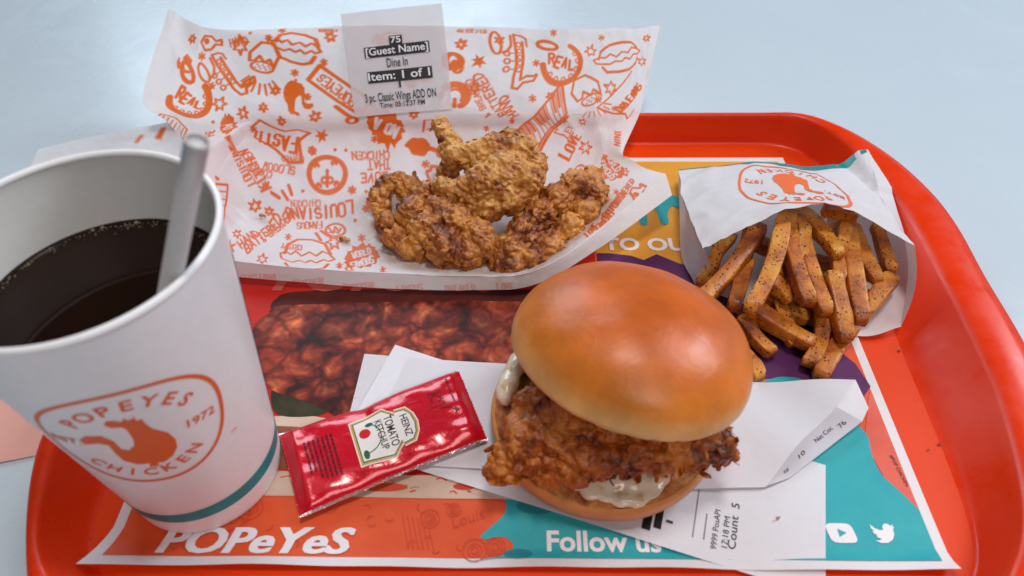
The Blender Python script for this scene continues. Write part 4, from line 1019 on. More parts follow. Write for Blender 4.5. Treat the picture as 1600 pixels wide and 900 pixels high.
for _k, (kind, uu, vv, a, b, c, d, val) in enumerate(DOODLES):
    A = np.array([[a, b], [c, d]])
    if ':' in kind and kind[1] == ':':
        h = math.sqrt(abs(np.linalg.det(A)))
        lw = min(1.5, max(.45, h * .30))
        items = [('w' if kind[0] == 'w' else 's', p, lw) for p in glyph_strokes(kind[2:], 1.75, .14)]
    else:
        items = doodle(kind, _k)
    for mode, pts, w in items:
        draw(mode, np.array(pts) @ A.T + np.array([uu, vv]), w, val)

m_wrap = Mat('wrapper_paper', WHITE, .45)
_ik = m_wrap.attr('ink')
_base = m_wrap.mix(m_wrap.noise(200, 4), srgb(238, 235, 238), srgb(245, 243, 246))
_wc = m_wrap.mix(_ik, _base, m_wrap.mix(m_wrap.noise(400, 4, .7), srgb(236, 100, 8), srgb(244, 118, 16)))
_gr = m_wrap.math('MULTIPLY', m_wrap.attr('grease'), m_wrap.ramp(m_wrap.noise(90, 4, .6), [(.42, (0, 0, 0)), (.52, (1, 1, 1))]))
_wc = m_wrap.mix(_gr, _wc, m_wrap.mix(1.0, _wc, srgb(226, 208, 186), 'MULTIPLY'))
m_wrap.color(_wc)
m_wrap.bump(m_wrap.noise(55, 5, .6), .22, .004)
m_wrap.translucent(.34, _wc)

wrapper = thing('food_wrapper', 'large white paper wrapper with orange doodle print, propped against the back rim under the wings', 'food wrapper', (-60, 230, 1.0))
_G = surf_grid(WRAP_NET, np.linspace(0, 1, NU), np.linspace(0, 1, NV))
_up = np.linspace(0, 1, NU)[None, :]; _vp = np.linspace(0, 1, NV)[:, None]
_nz = fnoise(np.stack([_up * 300 + 0 * _vp, _vp * 255 + 0 * _up, 0 * _up * _vp], -1), .018, 3).reshape(NV, NU)
_cr = fnoise(np.stack([_up * 300 + 0 * _vp, _vp * 255 + 0 * _up, 0 * _up * _vp], -1), .035, 2, 31.7).reshape(NV, NU)
_cr = np.abs(_cr)
_amp = np.clip(_vp * 1.6 - .55, 0, 1) * (1 - .5 * np.clip(_up, 0, 1)) + .15
_G[..., 2] += (_nz * 2.4 * _amp - _cr * 1.6 * _amp)
# sharp creases: straight folds that fade along their length
_R = random.Random(12)
for _k in range(26):
    cu, cv, an = _R.uniform(0, 300), _R.uniform(30, 250), _R.uniform(0, math.pi)
    X_, Y_ = _up * 300 - cu, _vp * 255 - cv
    dd = X_ * math.cos(an) + Y_ * math.sin(an); ll = -X_ * math.sin(an) + Y_ * math.cos(an)
    _G[..., 2] += _R.choice((-1, 1)) * _R.uniform(.5, 1.5) * np.clip(1 - np.abs(dd) / _R.uniform(6, 14), 0, 1) * np.exp(-(ll / _R.uniform(14, 40)) ** 2) * (.35 + .65 * np.clip(_vp * 2 - .9, 0, 1))
_G[..., 2] = np.maximum(np.maximum(_G[..., 2], 1.9), tray_height(_G) + 1.2)
wsheet = mesh_obj('printed_sheet', _G.reshape(-1, 3), grid_faces(NV, NU), m_wrap, wrapper)
_at = wsheet.data.attributes.new('ink', 'FLOAT', 'POINT')
_at.data.foreach_set('value', ink.astype(np.float32).ravel())
_gs = np.zeros(_G.shape[:2])
for _b in WING_LEFT + WING_MIDDLE + WING_RIGHT:
    _gs += .5 * np.exp(-((_G[..., 0] - _b[0]) ** 2 + (_G[..., 1] - _b[1]) ** 2) / 14.0 ** 2)
_at = wsheet.data.attributes.new('grease', 'FLOAT', 'POINT')
_at.data.foreach_set('value', np.clip(_gs, 0, .8).astype(np.float32).ravel())
# loose corner of the wrapper spread out beyond the left rim of the tray
_fn = [[(-214, 205, 20), (-250, 215, 18), (-285, 220, 12), (-318, 222, 8)], [(-218, 250, 22), (-248, 258, 22), (-285, 256, 15), (-320, 250, 11)], [(-224, 283, 30), (-247, 291, 21), (-285, 285, 17), (-324, 276, 12)]]
_fg = surf_grid(_fn, np.linspace(0, 1, 30), np.linspace(0, 1, 20))
_fg[..., 2] = np.maximum(_fg[..., 2], tray_height(_fg) + 1.0)
flap = mesh_obj('loose_flap', _fg.reshape(-1, 3), grid_faces(20, 30), m_wrap, wrapper)
_at = flap.data.attributes.new('ink', 'FLOAT', 'POINT')
_fi = np.zeros((20, 30)); _fi[14:18, 6:8] = 1; _fi[13:16, 11:12] = 1; _fi[5:8, 14:18] = 1
_at.data.foreach_set('value', _fi.astype(np.float32).ravel())

# order sticker
m_label = Mat('sticker_film', srgb(214, 204, 208), .22, Coat_Weight=.4, Coat_Roughness=.1)
m_label.bump(m_label.noise(70, 3), .25, .002)
m_label.transparent(.3)
_LG = surf_grid(LABEL_NET, np.linspace(0, 1, 24), np.linspace(0, 1, 28))
label = mesh_obj('order_sticker', _LG.reshape(-1, 3), grid_faces(28, 24), m_label, wrapper)
label['label'] = 'translucent white order sticker with black thermal print on the wrapper'


def label_map(off=.5):
    def f(V):
        V = np.asarray(V, float)
        u, v = V[:, 0], V[:, 1]
        P = surf_pts(LABEL_NET, u, v)
        e = 1e-3
        n = np.cross(surf_pts(LABEL_NET, u + e, v) - P, surf_pts(LABEL_NET, u, v + e) - P)
        n /= np.linalg.norm(n, axis=1)[:, None]
        n *= np.sign(-n[:, 1:2] + .2 * n[:, 2:3])
        return P + n * off
    return f


def label_text(s, u, v, h, wd, bold=0.0):
    t = text(s, 1.0, bold)
    X = np.array(t[0]); w0 = X[:, 0].max() - X[:, 0].min()
    return [(u + x / w0 * wd, v + y * h / .72) for x, y in t[0]], t[1]


m_lab_white = ink_mat('sticker_white', srgb(222, 216, 220), .4, .02)
for s, u, v, h, wd, inv in [('75', .51, .685, .062, .10, True), ('[Guest Name]', .51, .595, .07, .62, True), ('Dine In', .50, .48, .082, .21, False), ('Item: 1 of 1', .51, .365, .075, .62, True), ('1', .50, .275, .065, .022, False),
                            ('3 pc. Classic Wings ADD ON', .49, .165, .085, .72, False), ('Time: 05:12:37 PM', .50, .085, .05, .46, False)]:
    if inv:
        hw, hh = wd / 2 + .015, h * .72
        decal('sticker_bar', rect(u - hw, v - hh, u + hw, v + hh), label_map(.35), m_black, label, .12)
    decal('sticker_lettering', label_text(s, u, v, h, wd, .012), label_map(.6), m_lab_white if inv else m_black, label, .1)

# ------------------------------------------------------------------ fried chicken


def crust_mat(name, dark, mid, light, scale=1.0):
    m = Mat(name, mid, .45, Subsurface_Weight=.02, Coat_Weight=.2, Coat_Roughness=.3)
    m.p.inputs['Subsurface Radius'].default_value = (.004, .002, .001)
    n1 = m.noise(55 * scale, 6, .6, .8)
    n2 = m.noise(260 * scale, 4, .65)
    v = m.voronoi(330 * scale, 'F1')
    f = m.math('ADD', m.math('MULTIPLY', n1, .75), m.math('MULTIPLY', n2, .35))
    c = m.ramp(f, [(.42, dark), (.51, mid), (.62, light)])
    m.color(m.mix(m.math('MULTIPLY', v, .25), c, dark))
    m.bump(m.math('ADD', m.noise(700 * scale, 5, .7), m.math('MULTIPLY', v, .8)), .35, .0012)
    m.rough(m.ramp(n2, [(.3, (.28,) * 3), (.7, (.55,) * 3)]))
    return m


m_wing = crust_mat('golden_crust', srgb(112, 56, 16), srgb(184, 110, 38), srgb(230, 170, 86))
m_wing2 = crust_mat('brown_crust', srgb(100, 46, 12), srgb(166, 90, 26), srgb(218, 146, 62))
m_fillet = crust_mat('dark_orange_crust', srgb(98, 42, 4), srgb(168, 82, 14), srgb(212, 126, 38))


def craggy(V, N, seed, low=2.0, lump=2.2, fine=.7, lscale=.22):
    d = np.empty(len(V))
    c0 = V - V.mean(0)
    ax = Vector(np.linalg.svd(c0[::7], full_matrices=False)[2][0])     # breading runs along the piece
    for i, p in enumerate(V.tolist()):
        q = Vector(p) + Vector((seed * 13.1, seed * 7.7, seed * 3.3))
        q = q - ax * (q.dot(ax) * .22)
        am = .55 + 1.1 * max(0.0, min(1.0, noise.noise(q * .07) + .45))
        w = noise.noise_vector(q * .12) * 3.2
        f1 = noise.voronoi((q + w) * lscale)[0]
        g1 = noise.voronoi((q + w * .5) * lscale * 2.3)[0]
        d[i] = low * noise.fractal(q * .06, 1, 2, 2) + lump * am * (.42 - f1[0] * f1[0] * 1.6) + .36 * lump * am * (.35 - g1[0] * g1[0] * 1.5) + fine * .5 * noise.fractal(q * .5, 1, 2.1, 2)
    return V + N * d[:, None]


def flakes(V, N, count, smin, smax, seed):
    R = np.random.default_rng(seed)
    oV, oF = [], []
    for i in R.integers(0, len(V), count):
        n = N[i] / (np.linalg.norm(N[i]) + 1e-9)
        t = np.cross(n, R.normal(size=3)); t /= np.linalg.norm(t)
        b = np.cross(n, t)
        lift = R.uniform(.02, .42)
        b = b * math.cos(lift) + n * math.sin(lift)
        s = R.uniform(smin, smax); w = s * R.uniform(.5, .9)
        k = len(oV)
        c = V[i] - n * .15
        curl = R.uniform(-.3, .5) * s
        for a_, b_, z_ in ((-.5, -.3, 0), (.5, -.35, 0), (-.62, .2, .5), (.55, .3, .55), (-.3, .75, 1), (.3, .7, .9), (0, 0, .28)):
            oV.append(c + t * a_ * w * R.uniform(.8, 1.2) + b * (b_ + .3) * s + n * z_ * curl)
        for f in ((0, 1, 6), (0, 6, 2), (1, 3, 6), (6, 3, 5), (6, 5, 4), (6, 4, 2)):
            oF.append([k + q for q in f])
    return oV, oF


def chicken_piece(name, label, blobs, mat, seed, cnt, voxel=.6, low=1.3, lump=2.1, minz=None, parent=None, part='crust', squash=1.0, fl=(1.6, 3.8)):
    V, N, F = blob_mesh(blobs, voxel, squash, 3)
    V2 = craggy(V, N, seed, low, lump)
    if minz is not None:
        V2[:, 2] = np.where(V2[:, 2] < minz, minz + (V2[:, 2] - minz) * .05, V2[:, 2])
    c = V2.mean(0)
    o = parent or thing(name, label, 'fried chicken', (c[0], c[1], V2[:, 2].min()), 'fried chicken wings on the wrapper')
    body = mesh_obj(part, V2, F, mat, o)
    V2 = np.where(V2[:, 2:3] < (minz or -99) + 2, V2 + np.array([0, 0, 3.0]), V2)
    me = body.data
    N2 = np.empty(len(me.vertices) * 3, np.float32); me.vertices.foreach_get('normal', N2)
    fv, ff = flakes(V2, N2.reshape(-1, 3), cnt, fl[0], fl[1], seed)
    tag(mesh_obj('breading_flakes', fv, ff, mat, body, smooth=True), kind='stuff')
    return o


chicken_piece('chicken_wing', 'darker fried wing lying leftmost on the wrapper', WING_LEFT, m_wing2, 1, 240, minz=4.2)
chicken_piece('chicken_wing', 'pale golden fried drumette with knobbly bone end, resting on top behind the others', WING_MIDDLE, m_wing, 2, 280, minz=6)
chicken_piece('chicken_wing', 'long narrow fried wing piece slanting at the right side of the wrapper', WING_RIGHT, m_wing2, 3, 220, minz=4.2)

# crumbs on the wrapper
for lab, (x, y, z), s in [('tiny golden crumb on the wrapper beside the printed chicken lettering', (-161, 217, 4.2), 2.0), ('larger golden crumb on the wrapper above a printed burger outline', (-106.5, 195, 4.5), 2.6)]:
    V, N, F = blob_mesh([(x, y, z + s * .3, s * .7), (x + s, y - s * .4, z + s * .2, s * .6), (x - s * .7, y + s * .3, z, s * .5)], .35, .7)
    V = V + N * fnoise(V, .6, 2)[:, None] * .5
    tag(mesh_obj('breading_crumb', V, F, m_wing, None, loc=(x, y, z)), lab, 'crumb', 'crumbs on the wrapper')

# ------------------------------------------------------------------ receipts under the sandwich
m_receipt = paper_mat('receipt_paper', srgb(230, 228, 234), .5, .12, .05)
m_receipt2 = paper_mat('receipt_back', srgb(226, 222, 228), .5, .16, .05)
m_thermal = ink_mat('thermal_print', srgb(52, 50, 58), .5)
m_thermal_faint = ink_mat('thermal_print_seen_through', srgb(150, 144, 150), .5)


def quad_map(c, z=0.0, wave=None):
    """unit square -> quad corners (00,10,11,01)"""
    c = np.array(c, float)

    def f(V):
        V = np.asarray(V, float)
        u, v = V[:, :1], V[:, 1:2]
        P = (1 - u) * (1 - v) * c[0] + u * (1 - v) * c[1] + u * v * c[2] + (1 - u) * v * c[3]
        P = P.copy()
        P[:, 2] += z
        if wave is not None:
            P[:, 2] += wave(u[:, 0], v[:, 0])
        return P
    return f


rec1_c = [(-85, 57, 1.2), (119, -11, 1.4), (136, 48, 1.4), (-66, 115, 1.6)]
rec1_wave = lambda u, v: .5 * np.sin(u * 9) * (v - .5) + .4 + 2.2 * np.clip(.12 - u, 0, 1) / .12 + .9 * np.clip(.06 - v, 0, 1) / .06
rec1 = thing('receipt', 'long white receipt with printed total and count, lower one under the sandwich', 'receipt', (25, 52, 1.2))
V, F = refine(*rect(0, 0, 1, 1), .04)
mesh_obj('paper_strip', quad_map(rec1_c, 0, rec1_wave)(V), F, m_receipt, rec1)


def rec_text(s, u, v, h, wd, mat, parent=rec1, cmap=rec1_c, wave=rec1_wave, bold=.0):
    """text reading up the strip's width: text x -> v, text up -> -u"""
    t = text(s, 1.0, bold)
    X = np.array(t[0]); w0 = X[:, 0].max() - X[:, 0].min()
    L, Wd = 213.0, 61.0
    P = [(u - y * h / .72 / L, v + x / w0 * wd / Wd) for x, y in t[0]]
    decal('lettering', (P, t[1]), quad_map(cmap, .2, wave), mat, parent)


def rec_uv(x, y):
    d = np.array([x + 85, y - 57.0]); e1 = np.array([204, -68.0]); e2 = np.array([18, 58.5])
    s = np.linalg.solve(np.stack([e1, e2], 1), d)
    return s


for s, (x, y), h, wd, b in [('9999 PosAPI', (81.5, 17.5), 2.5, 18, 0), ('17:18 PM', (85.5, 16), 2.5, 14, 0), ('Count  5', (89.5, 19), 3.4, 21, .004), ('1', (62.5, 20.5), 3, 1.2, 0), ('1', (66.0, 30.5), 3, 1.2, 0), ('1', (60.5, 29.5), 2.5, 1.2, 0)]:
    u, v = rec_uv(x, y)
    rec_text(s, u, v, h, wd, m_thermal, bold=b)
u, v = rec_uv(53.5, 21); u2, v2 = rec_uv(58, 21)
decal('black_bar', rect(u - .011, v - .07, u + .006, v + .12), quad_map(rec1_c, .2, rec1_wave), m_black, rec1)
decal('black_bar', rect(u2 - .009, v2 - .06, u2 + .006, v2 + .14), quad_map(rec1_c, .2, rec1_wave), m_black, rec1)
u, v = rec_uv(71, 14); _p = []
for k in range(22):
    _p.append(rect(u - .0012, v + k * .018, u + .0012, v + k * .018 + .011))
u, v = rec_uv(75.5, 13)
for k in range(11):
    _p.append(rect(u - .0012, v + k * .018, u + .0012, v + k * .018 + .012))
decal('dashed_rule', merge(_p), quad_map(rec1_c, .2, rec1_wave), m_thermal, rec1)

# second slip, face down, curling up at its right end
rec2 = thing('receipt', 'blank white receipt slip with curled right end, upper one under the sandwich', 'receipt', (30, 75, 2.5))
_n2 = [[(-84, 50, 3.2), (-40, 46, 3.0), (20, 42, 3.0), (60, 36, 3.0), (85, 35.5, 3.2), (106, 36, 4.5)],
       [(-83, 70, 3.2), (-40, 68, 3.0), (20, 64, 3.0), (60, 58, 3.0), (95, 58, 4.0), (126, 57, 7.0)],
       [(-82, 90, 3.4), (-40, 88, 3.0), (20, 84, 3.0), (60, 80, 3.2), (108, 76, 4.6), (145, 73, 9.0)],
       [(-81, 109, 4.2), (-40, 106, 3.0), (20, 102, 3.0), (70, 98, 3.2), (115, 92, 5.0), (161, 91, 8.5)]]
_g = surf_grid(_n2, np.linspace(0, 1, 60), np.linspace(0, 1, 30))
_g[..., 2] += .9 * np.sin(_g[..., 0] * .13 + _g[..., 1] * .09) * np.clip((_g[..., 0] - 70) / 40, 0, 1)
mesh_obj('paper_slip', _g.reshape(-1, 3), grid_faces(30, 60), m_receipt2, rec2)
# the end turned under itself, its printed face showing
_in = _g[:21, -1]
_t21 = np.linspace(0, 1, 21)[:, None]
_ou = np.where(_t21 < .25, np.array([106, 36, 4.5]) + (np.array([118, 41, 3.0]) - np.array([106, 36, 4.5])) * _t21 / .25, np.array([118, 41, 3.0]) + (np.array([158, 69, 5.2]) - np.array([118, 41, 3.0])) * (_t21 - .25) / .75)
_fg2 = np.stack([_in * (1 - s) + _ou * s - np.array([0, 0, 1]) * .8 * math.sin(math.pi * s) * np.sin(math.pi * _t21) for s in np.linspace(0, 1, 8)], 1)
fold = mesh_obj('turned_end', _fg2.reshape(-1, 3), grid_faces(21, 8), paper_mat('receipt_print_side', srgb(206, 202, 210), .5, .1, .05), rec2)


def fold_map(V):
    V = np.asarray(V, float)
    fi, fj = np.clip(V[:, 1], 0, 1) * 20, np.clip(V[:, 0], 0, 1) * 7
    i, j = np.minimum(fi.astype(int), 19), np.minimum(fj.astype(int), 6)
    p, q = (fi - i)[:, None], (fj - j)[:, None]
    return _fg2[i, j] * (1 - p) * (1 - q) + _fg2[i + 1, j] * p * (1 - q) + _fg2[i, j + 1] * (1 - p) * q + _fg2[i + 1, j + 1] * p * q + np.array([0, -.1, .25])


for s, u, v, wd in [('Net Coc', .42, .70, .2), ('10', .45, .42, .07), ('IS', .5, .24, .05), ('76', .6, .88, .07)]:
    t = text(s, 1.0); X = np.array(t[0]); w0 = X[:, 0].max() - X[:, 0].min()
    decal('lettering', ([(u - y * .28, v + x / w0 * wd) for x, y in t[0]], t[1]), fold_map, m_thermal, fold)
_cn = [tuple(_g[20, -1]), (158, 69, 5.2), (163, 76, 6.0), tuple(_g[-1, -1])]
V, F = refine(*rect(0, 0, 1, 1), .3)
mesh_obj('turned_corner', quad_map(_cn)(V), F, m_receipt2, rec2)

# ------------------------------------------------------------------ chicken sandwich
burger = thing('chicken_sandwich', 'fried chicken sandwich in a shiny round bun, standing on receipts at the centre', 'sandwich', (38, 74, 3.4))
BX, BY = 36.8, 68.5


def bun_mat(name, top, side, pale, zlo, zhi):
    m = Mat(name, top, .42, Subsurface_Weight=.08, Coat_Weight=.25, Coat_Roughness=.32)
    m.p.inputs['Specular IOR Level'].default_value = .4
    m.p.inputs['Subsurface Radius'].default_value = (.006, .0025, .001)
    z = m.sep()[2]
    f = m.math('DIVIDE', m.math('SUBTRACT', z, zlo), zhi - zlo, True)
    f2 = m.math('ADD', f, m.math('MULTIPLY', m.math('SUBTRACT', m.noise(28, 4), .5), .25), True)
    c = m.ramp(f2, [(0.0, pale), (.16, pale), (.48, side), (.9, top), (1, top)])
    blot = m.mix(m.ramp(m.noise(40, 5, .6), [(.35, (0, 0, 0)), (.7, (1, 1, 1))]), (.74, .70, .66), (1.16, 1.14, 1.1))
    m.color(m.mix(.9, c, blot, 'MULTIPLY'))
    m.rough(m.ramp(m.noise(50, 5), [(.3, (.33,) * 3), (.7, (.48,) * 3)]))
    m.bump(m.math('ADD', m.math('ADD', m.noise(45, 3), m.noise(160, 4, .6, 1.5)), m.math('MULTIPLY', m.noise(900, 3), .22)), .11, .003)
    return m


m_bun = bun_mat('glazed_bun_crust', srgb(206, 98, 22), srgb(220, 132, 44), srgb(248, 204, 132), -.010, .031)
m_bun_low = bun_mat('lower_bun_crust', srgb(222, 160, 92), srgb(208, 128, 62), srgb(190, 104, 44), .0, .018)
m_crumb = Mat('toasted_crumb', srgb(206, 140, 72), .6)
m_crumb.color(m_crumb.ramp(m_crumb.noise(110, 6, .7), [(.35, srgb(120, 56, 20)), (.5, srgb(190, 112, 48)), (.7, srgb(226, 176, 110))]))
m_crumb.bump(m_crumb.noise(500, 5, .7), .6, .001)
# lower half
BZ = 3.2
_pr = [(0.01, 0), (42, 0), (47.5, .8), (50.4, 3.5), (51.6, 7), (51.6, 10.5), (51, 12.6), (49.8, 13.6)]
_pr = resample(_pr, 40)
V, F = lathe(_pr, 120)
V[:, :2] *= (1 + .012 * fnoise(V, .03, 2, 5.0))[:, None]
lowbun = mesh_obj('bottom_bun', V + np.array([BX, BY, BZ]), F, m_bun_low, burger)
_pr = [(49.9, 13.5), (48.6, 14.3), (42, 14.8), (20, 15.2), (.01, 15.2)]
V, F = lathe(resample(_pr, 26), 120)
V[:, 2] += fnoise(V, .12, 3) * .9 * np.clip((47 - np.hypot(V[:, 0], V[:, 1])) / 3, 0, 1)
mesh_obj('toasted_face', V + np.array([BX, BY, BZ]), F, m_crumb, lowbun)
# pickles
m_pick = Mat('pickle', srgb(120, 112, 36), .2, Subsurface_Weight=.15, Coat_Weight=.5)
m_pick.color(m_pick.ramp(m_pick.noise(140, 4), [(.35, srgb(84, 84, 24)), (.65, srgb(150, 142, 62))]))
for (x, y, z, r, tx, ty) in [(10, 86, 23, 15, .1, -.35), (62, 48, 22, 14, .15, .1)]:
    pr = resample([(.01, 1.6), (r * .9, 1.7), (r, .9), (r * 1.02, 0), (r, -.9), (r * .9, -1.5), (.01, -1.5)], 24)
    V, F = lathe(pr, 48)
    A = np.arctan2(V[:, 1], V[:, 0])
    V[:, :2] *= (1 + .025 * np.sin(A * 11))[:, None]
    V = V @ np.array((Matrix.Rotation(tx, 3, 'X') @ Matrix.Rotation(ty, 3, 'Y')).transposed())
    mesh_obj('pickle_slice', V + np.array([x, y, z]), F, m_pick, burger)
# mayonnaise
m_mayo = Mat('mayonnaise', srgb(236, 220, 184), .16, Subsurface_Weight=.3, Coat_Weight=.4, Coat_Roughness=.08)
m_mayo.p.inputs['Subsurface Radius'].default_value = (.004, .003, .002)
m_mayo.color(m_mayo.ramp(m_mayo.noise(180, 4), [(.30, srgb(214, 180, 132)), (.46, srgb(240, 226, 196)), (.75, srgb(248, 240, 220))]))
m_mayo.bump(m_mayo.noise(160, 4), .25, .002)
for bl, sq in [([(22, 29, 18.6, 3.5), (28, 26.5, 18.6, 5), (34, 25.5, 18.4, 5), (40, 24.5, 18.4, 6), (46, 25, 18.5, 6.5), (52, 28, 19, 6.5), (56, 33, 20, 6), (48, 34, 20.0, 9), (38, 35, 20.0, 9), (30, 35, 19, 6), (20, 33, 18.4, 4), (60, 38, 19, 5), (54, 38, 20, 7)], .2),
               ([(3 - 11 * math.sin(k * .11), 97 - k * 2.1, 25.0 - k * .18, 4.6 - .5 * math.sin(k * 1.1)) for k in range(14)] + [(5, 90, 25, 6)], .85)]:
    V, N, F = blob_mesh(bl, .7, sq, 24)
    V = V + N * (.5 + fnoise(V, .12, 2) * .8)[:, None]
    mesh_obj('mayonnaise', V, F, m_mayo, burger)
# fillet
chicken_piece('', '', FILLET, m_fillet, 9, 480, .8, 2.6, 3.0, 20.5, burger, 'chicken_fillet', .85, (2.0, 4.6))
# upper half
_C, _R, _h, _h2 = np.array([45.4, 70.9, 53.4]), 50.7, 31.1, 10.2
b_ = np.concatenate([np.linspace(math.pi / 2, .02, 40), np.linspace(0, -math.pi / 2, 18)])
_pr = [(max(.01, _R * max(0, math.cos(t)) ** .85), (_h if t > 0 else _h2) * math.sin(t)) for t in b_]
V, F = lathe(_pr, 160)
V += V / (np.linalg.norm(V, axis=1)[:, None] + 1e-9) * (fnoise(V, .022, 3, 2.2) * 1.5)[:, None]
_low = np.clip((2 - V[:, 2]) / 8, 0, 1) * np.clip((V[:, 2] + 11) / 3, 0, 1)
_aa = np.arctan2(V[:, 1], V[:, 0])
V[:, :2] *= (1 - .018 * _low * np.abs(np.sin(_aa * 9 + 2 * np.sin(_aa * 4))) ** 8)[:, None]
topbun = mesh_obj('top_bun', V, F, m_bun, burger)
_rot = (Matrix.Rotation(.19, 3, 'Y') @ Matrix.Rotation(-.2515, 3, 'X')).to_4x4()
topbun.matrix_parent_inverse = Matrix.Identity(4)
_tm = Matrix.Translation(Vector(_C) * MM - world_loc(burger)) @ _rot
topbun.matrix_local = _tm

# ------------------------------------------------------------------ ketchup packet
packet = thing('ketchup_packet', 'red foil tomato ketchup packet with white keystone emblem, lying on receipt and liner', 'sauce packet', (-64, 58, 3.0))
KC = np.array([(-95, 20, 0), (-16, 58.5, 0), (-31.5, 97.5, 0), (-113, 60, 0)], float)   # 00 (left-front) 10 11 01
KL, KW = 88.0, 42.0


def packet_height(a, b):
    ea = np.clip((1 - np.abs(a)) / .16, 0, 1); eb = np.clip((1 - np.abs(b)) / .5, 0, 1)
    ea = ea * ea * (3 - 2 * ea); eb = np.sqrt(np.clip(1 - (1 - eb) ** 2, 0, 1))
    h = 5.6 * ea * eb
    wr = .55 * np.sin(b * 9 + a * 2) * np.exp(-((np.abs(a) - .80) / .12) ** 2) * eb + .5 * np.sin(a * 13 + 3 * b) * np.exp(-((np.abs(b) - .75) / .2) ** 2) * ea
    dent = -1.6 * np.exp(-((a + .12) / .1) ** 2 - ((b - .85) / .35) ** 2)
    return h + wr + dent


def packet_map(off=0.0):
    def f(V):
        V = np.asarray(V, float)
        u, v = V[:, :1], V[:, 1:2]
        a, b = 2 * u - 1, 2 * v - 1
        vv = .5 + (v - .5) * (1 - .05 * np.exp(-((a + .12) / .25) ** 2) * (v > .5) - .03 * (1 - np.abs(a)))
        P = (1 - u) * (1 - vv) * KC[0] + u * (1 - vv) * KC[1] + u * vv * KC[2] + (1 - u) * vv * KC[3]
        P = P.copy()
        P[:, 2] = 4.6 + 1.2 * u[:, 0] + 1.5 * np.clip(-a[:, 0] - .8, 0, 1) * 3 + packet_height(a[:, 0], b[:, 0]) + off
        return P
    return f


m_foil = Mat('red_foil', srgb(210, 8, 40), .24, Coat_Weight=.5, Coat_Roughness=.1, Metallic=.1)
m_foil.color(m_foil.mix(m_foil.noise(60, 4), srgb(200, 4, 32), srgb(214, 10, 42)))
m_foil.bump(m_foil.math('ADD', m_foil.noise(90, 4, .6, .5), m_foil.math('MULTIPLY', m_foil.noise(300, 3), .12)), .2, .003)
m_silver = Mat('silver_foil', srgb(214, 206, 210), .22, Metallic=.9)
m_silver.bump(m_silver.noise(400, 4), .5, .002)
nu, nv = 150, 70
U, W_ = np.meshgrid(np.linspace(0, 1, nu), np.linspace(0, 1, nv))
Ue = U.copy()
zig = np.abs(((W_ * 22) % 1) - .5) * .030
Ue[:, 0] += zig[:, 0]; Ue[:, -1] -= zig[:, -1]
P = packet_map()(np.stack([Ue.ravel(), W_.ravel()], 1))
body = mesh_obj('foil_pouch', P, grid_faces(nv, nu), m_foil, packet)
P2 = packet_map()(np.stack([Ue.ravel(), W_.ravel()], 1))
P2[:, 2] = 4.3 + 1.2 * U.ravel() + 1.5 * np.clip(-(2 * U.ravel() - 1) - .8, 0, 1) * 3 - .35 * (P[:, 2] - 4.6)
P2[:, 2] = np.maximum(P2[:, 2], 2.0)
mesh_obj('foil_back', P2, grid_faces(nv, nu)[:, ::-1], m_silver, packet)
_e = []
for v0, v1 in ((-.014, .006), (.994, 1.012)):
    _e.append(([(u_, v_) for v_ in (v0, v1) for u_ in np.linspace(.0, 1, 60)], [(i, i + 1, 61 + i, 60 + i) for i in range(59)]))
decal('foil_edge', merge(_e), packet_map(.10), m_silver, packet)
# crimp lines at both ends
_cr_ = []
for u0, u1, n in ((.012, .07, 6), (.94, .988, 5)):
    for k in range(n):
        x = u0 + (u1 - u0) * k / (n - 1)
        _cr_.append(([(x, v_) for v_ in np.linspace(.02, .98, 30)] + [(x + .004, v_) for v_ in np.linspace(.02, .98, 30)], [(i, i + 1, 31 + i, 30 + i) for i in range(29)]))
decal('crimp_lines', merge(_cr_[:6]), packet_map(.28), m_foil, packet)
decal('crimp_lines', merge(_cr_[6:]), packet_map(.28), m_foil, packet)


def pk(vf, a0, b0, s, sx=1.0):
    """packet-local print: text x runs to the viewer (-b), text up runs to +a; mm"""
    return [((a0 + y * s) / KL + .5, (b0 - x * s * sx) / KW + .5) for x, y in vf[0]], vf[1]


m_gold = ink_mat('gold_print', srgb(196, 160, 84), .35)
m_green = ink_mat('green_print', srgb(40, 92, 50), .4)
m_kwhite = ink_mat('emblem_white', srgb(232, 226, 222), .35, .03)
m_tom = ink_mat('tomato_red', srgb(206, 34, 30), .3)


def keystone(e):
    return [(-10.6 - e, -13 - e), (10.6 + e, -13 - e), (12.4 + e, 1.0 + e * .4), (9.8 + e, 3.6), (7.2 + e, 6.0 + e * .6), (9.0 + e, 6.4), (8.4 + e, 11 + e * .6), (5, 13.2 + e), (0, 14 + e), (-5, 13.2 + e), (-8.4 - e, 11 + e * .6), (-9.0 - e, 6.4), (-7.2 - e, 6.0 + e * .6), (-9.8 - e, 3.6), (-12.4 - e, 1.0 + e * .4)]


EA, EB = 1.0, -1.5
emblem = decal('emblem', pk(poly([keystone(1.6)]), EA, EB, 1), packet_map(.10), m_kwhite, packet, .035)
for e, mm_, off in ((1.0, m_gold, .18), (.1, m_green, .26), (-.35, m_kwhite, .34)):
    decal('emblem_layer', pk(poly([keystone(e)]), EA, EB, 1), packet_map(off), mm_, emblem, .035)
for s, y, h, wd in (('HEINZ', 9.6, 3.4, 12.0), ('TOMATO', 2.6, 3.9, 17), ('KETCHUP', -2.0, 3.4, 16.5)):
    t = text(s, 1.0, .008); X = np.array(t[0]); w0 = X[:, 0].max() - X[:, 0].min()
    decal('emblem_lettering', pk(([(x / w0 * wd, y + q * h / .72) for x, q in t[0]], t[1]), EA, EB, 1), packet_map(.44), m_black, emblem, .04)
decal('tomato', pk(poly([circle_pts(2.6, 24, -3.5, -8.8)]), EA, EB, 1), packet_map(.44), m_tom, emblem, .03)
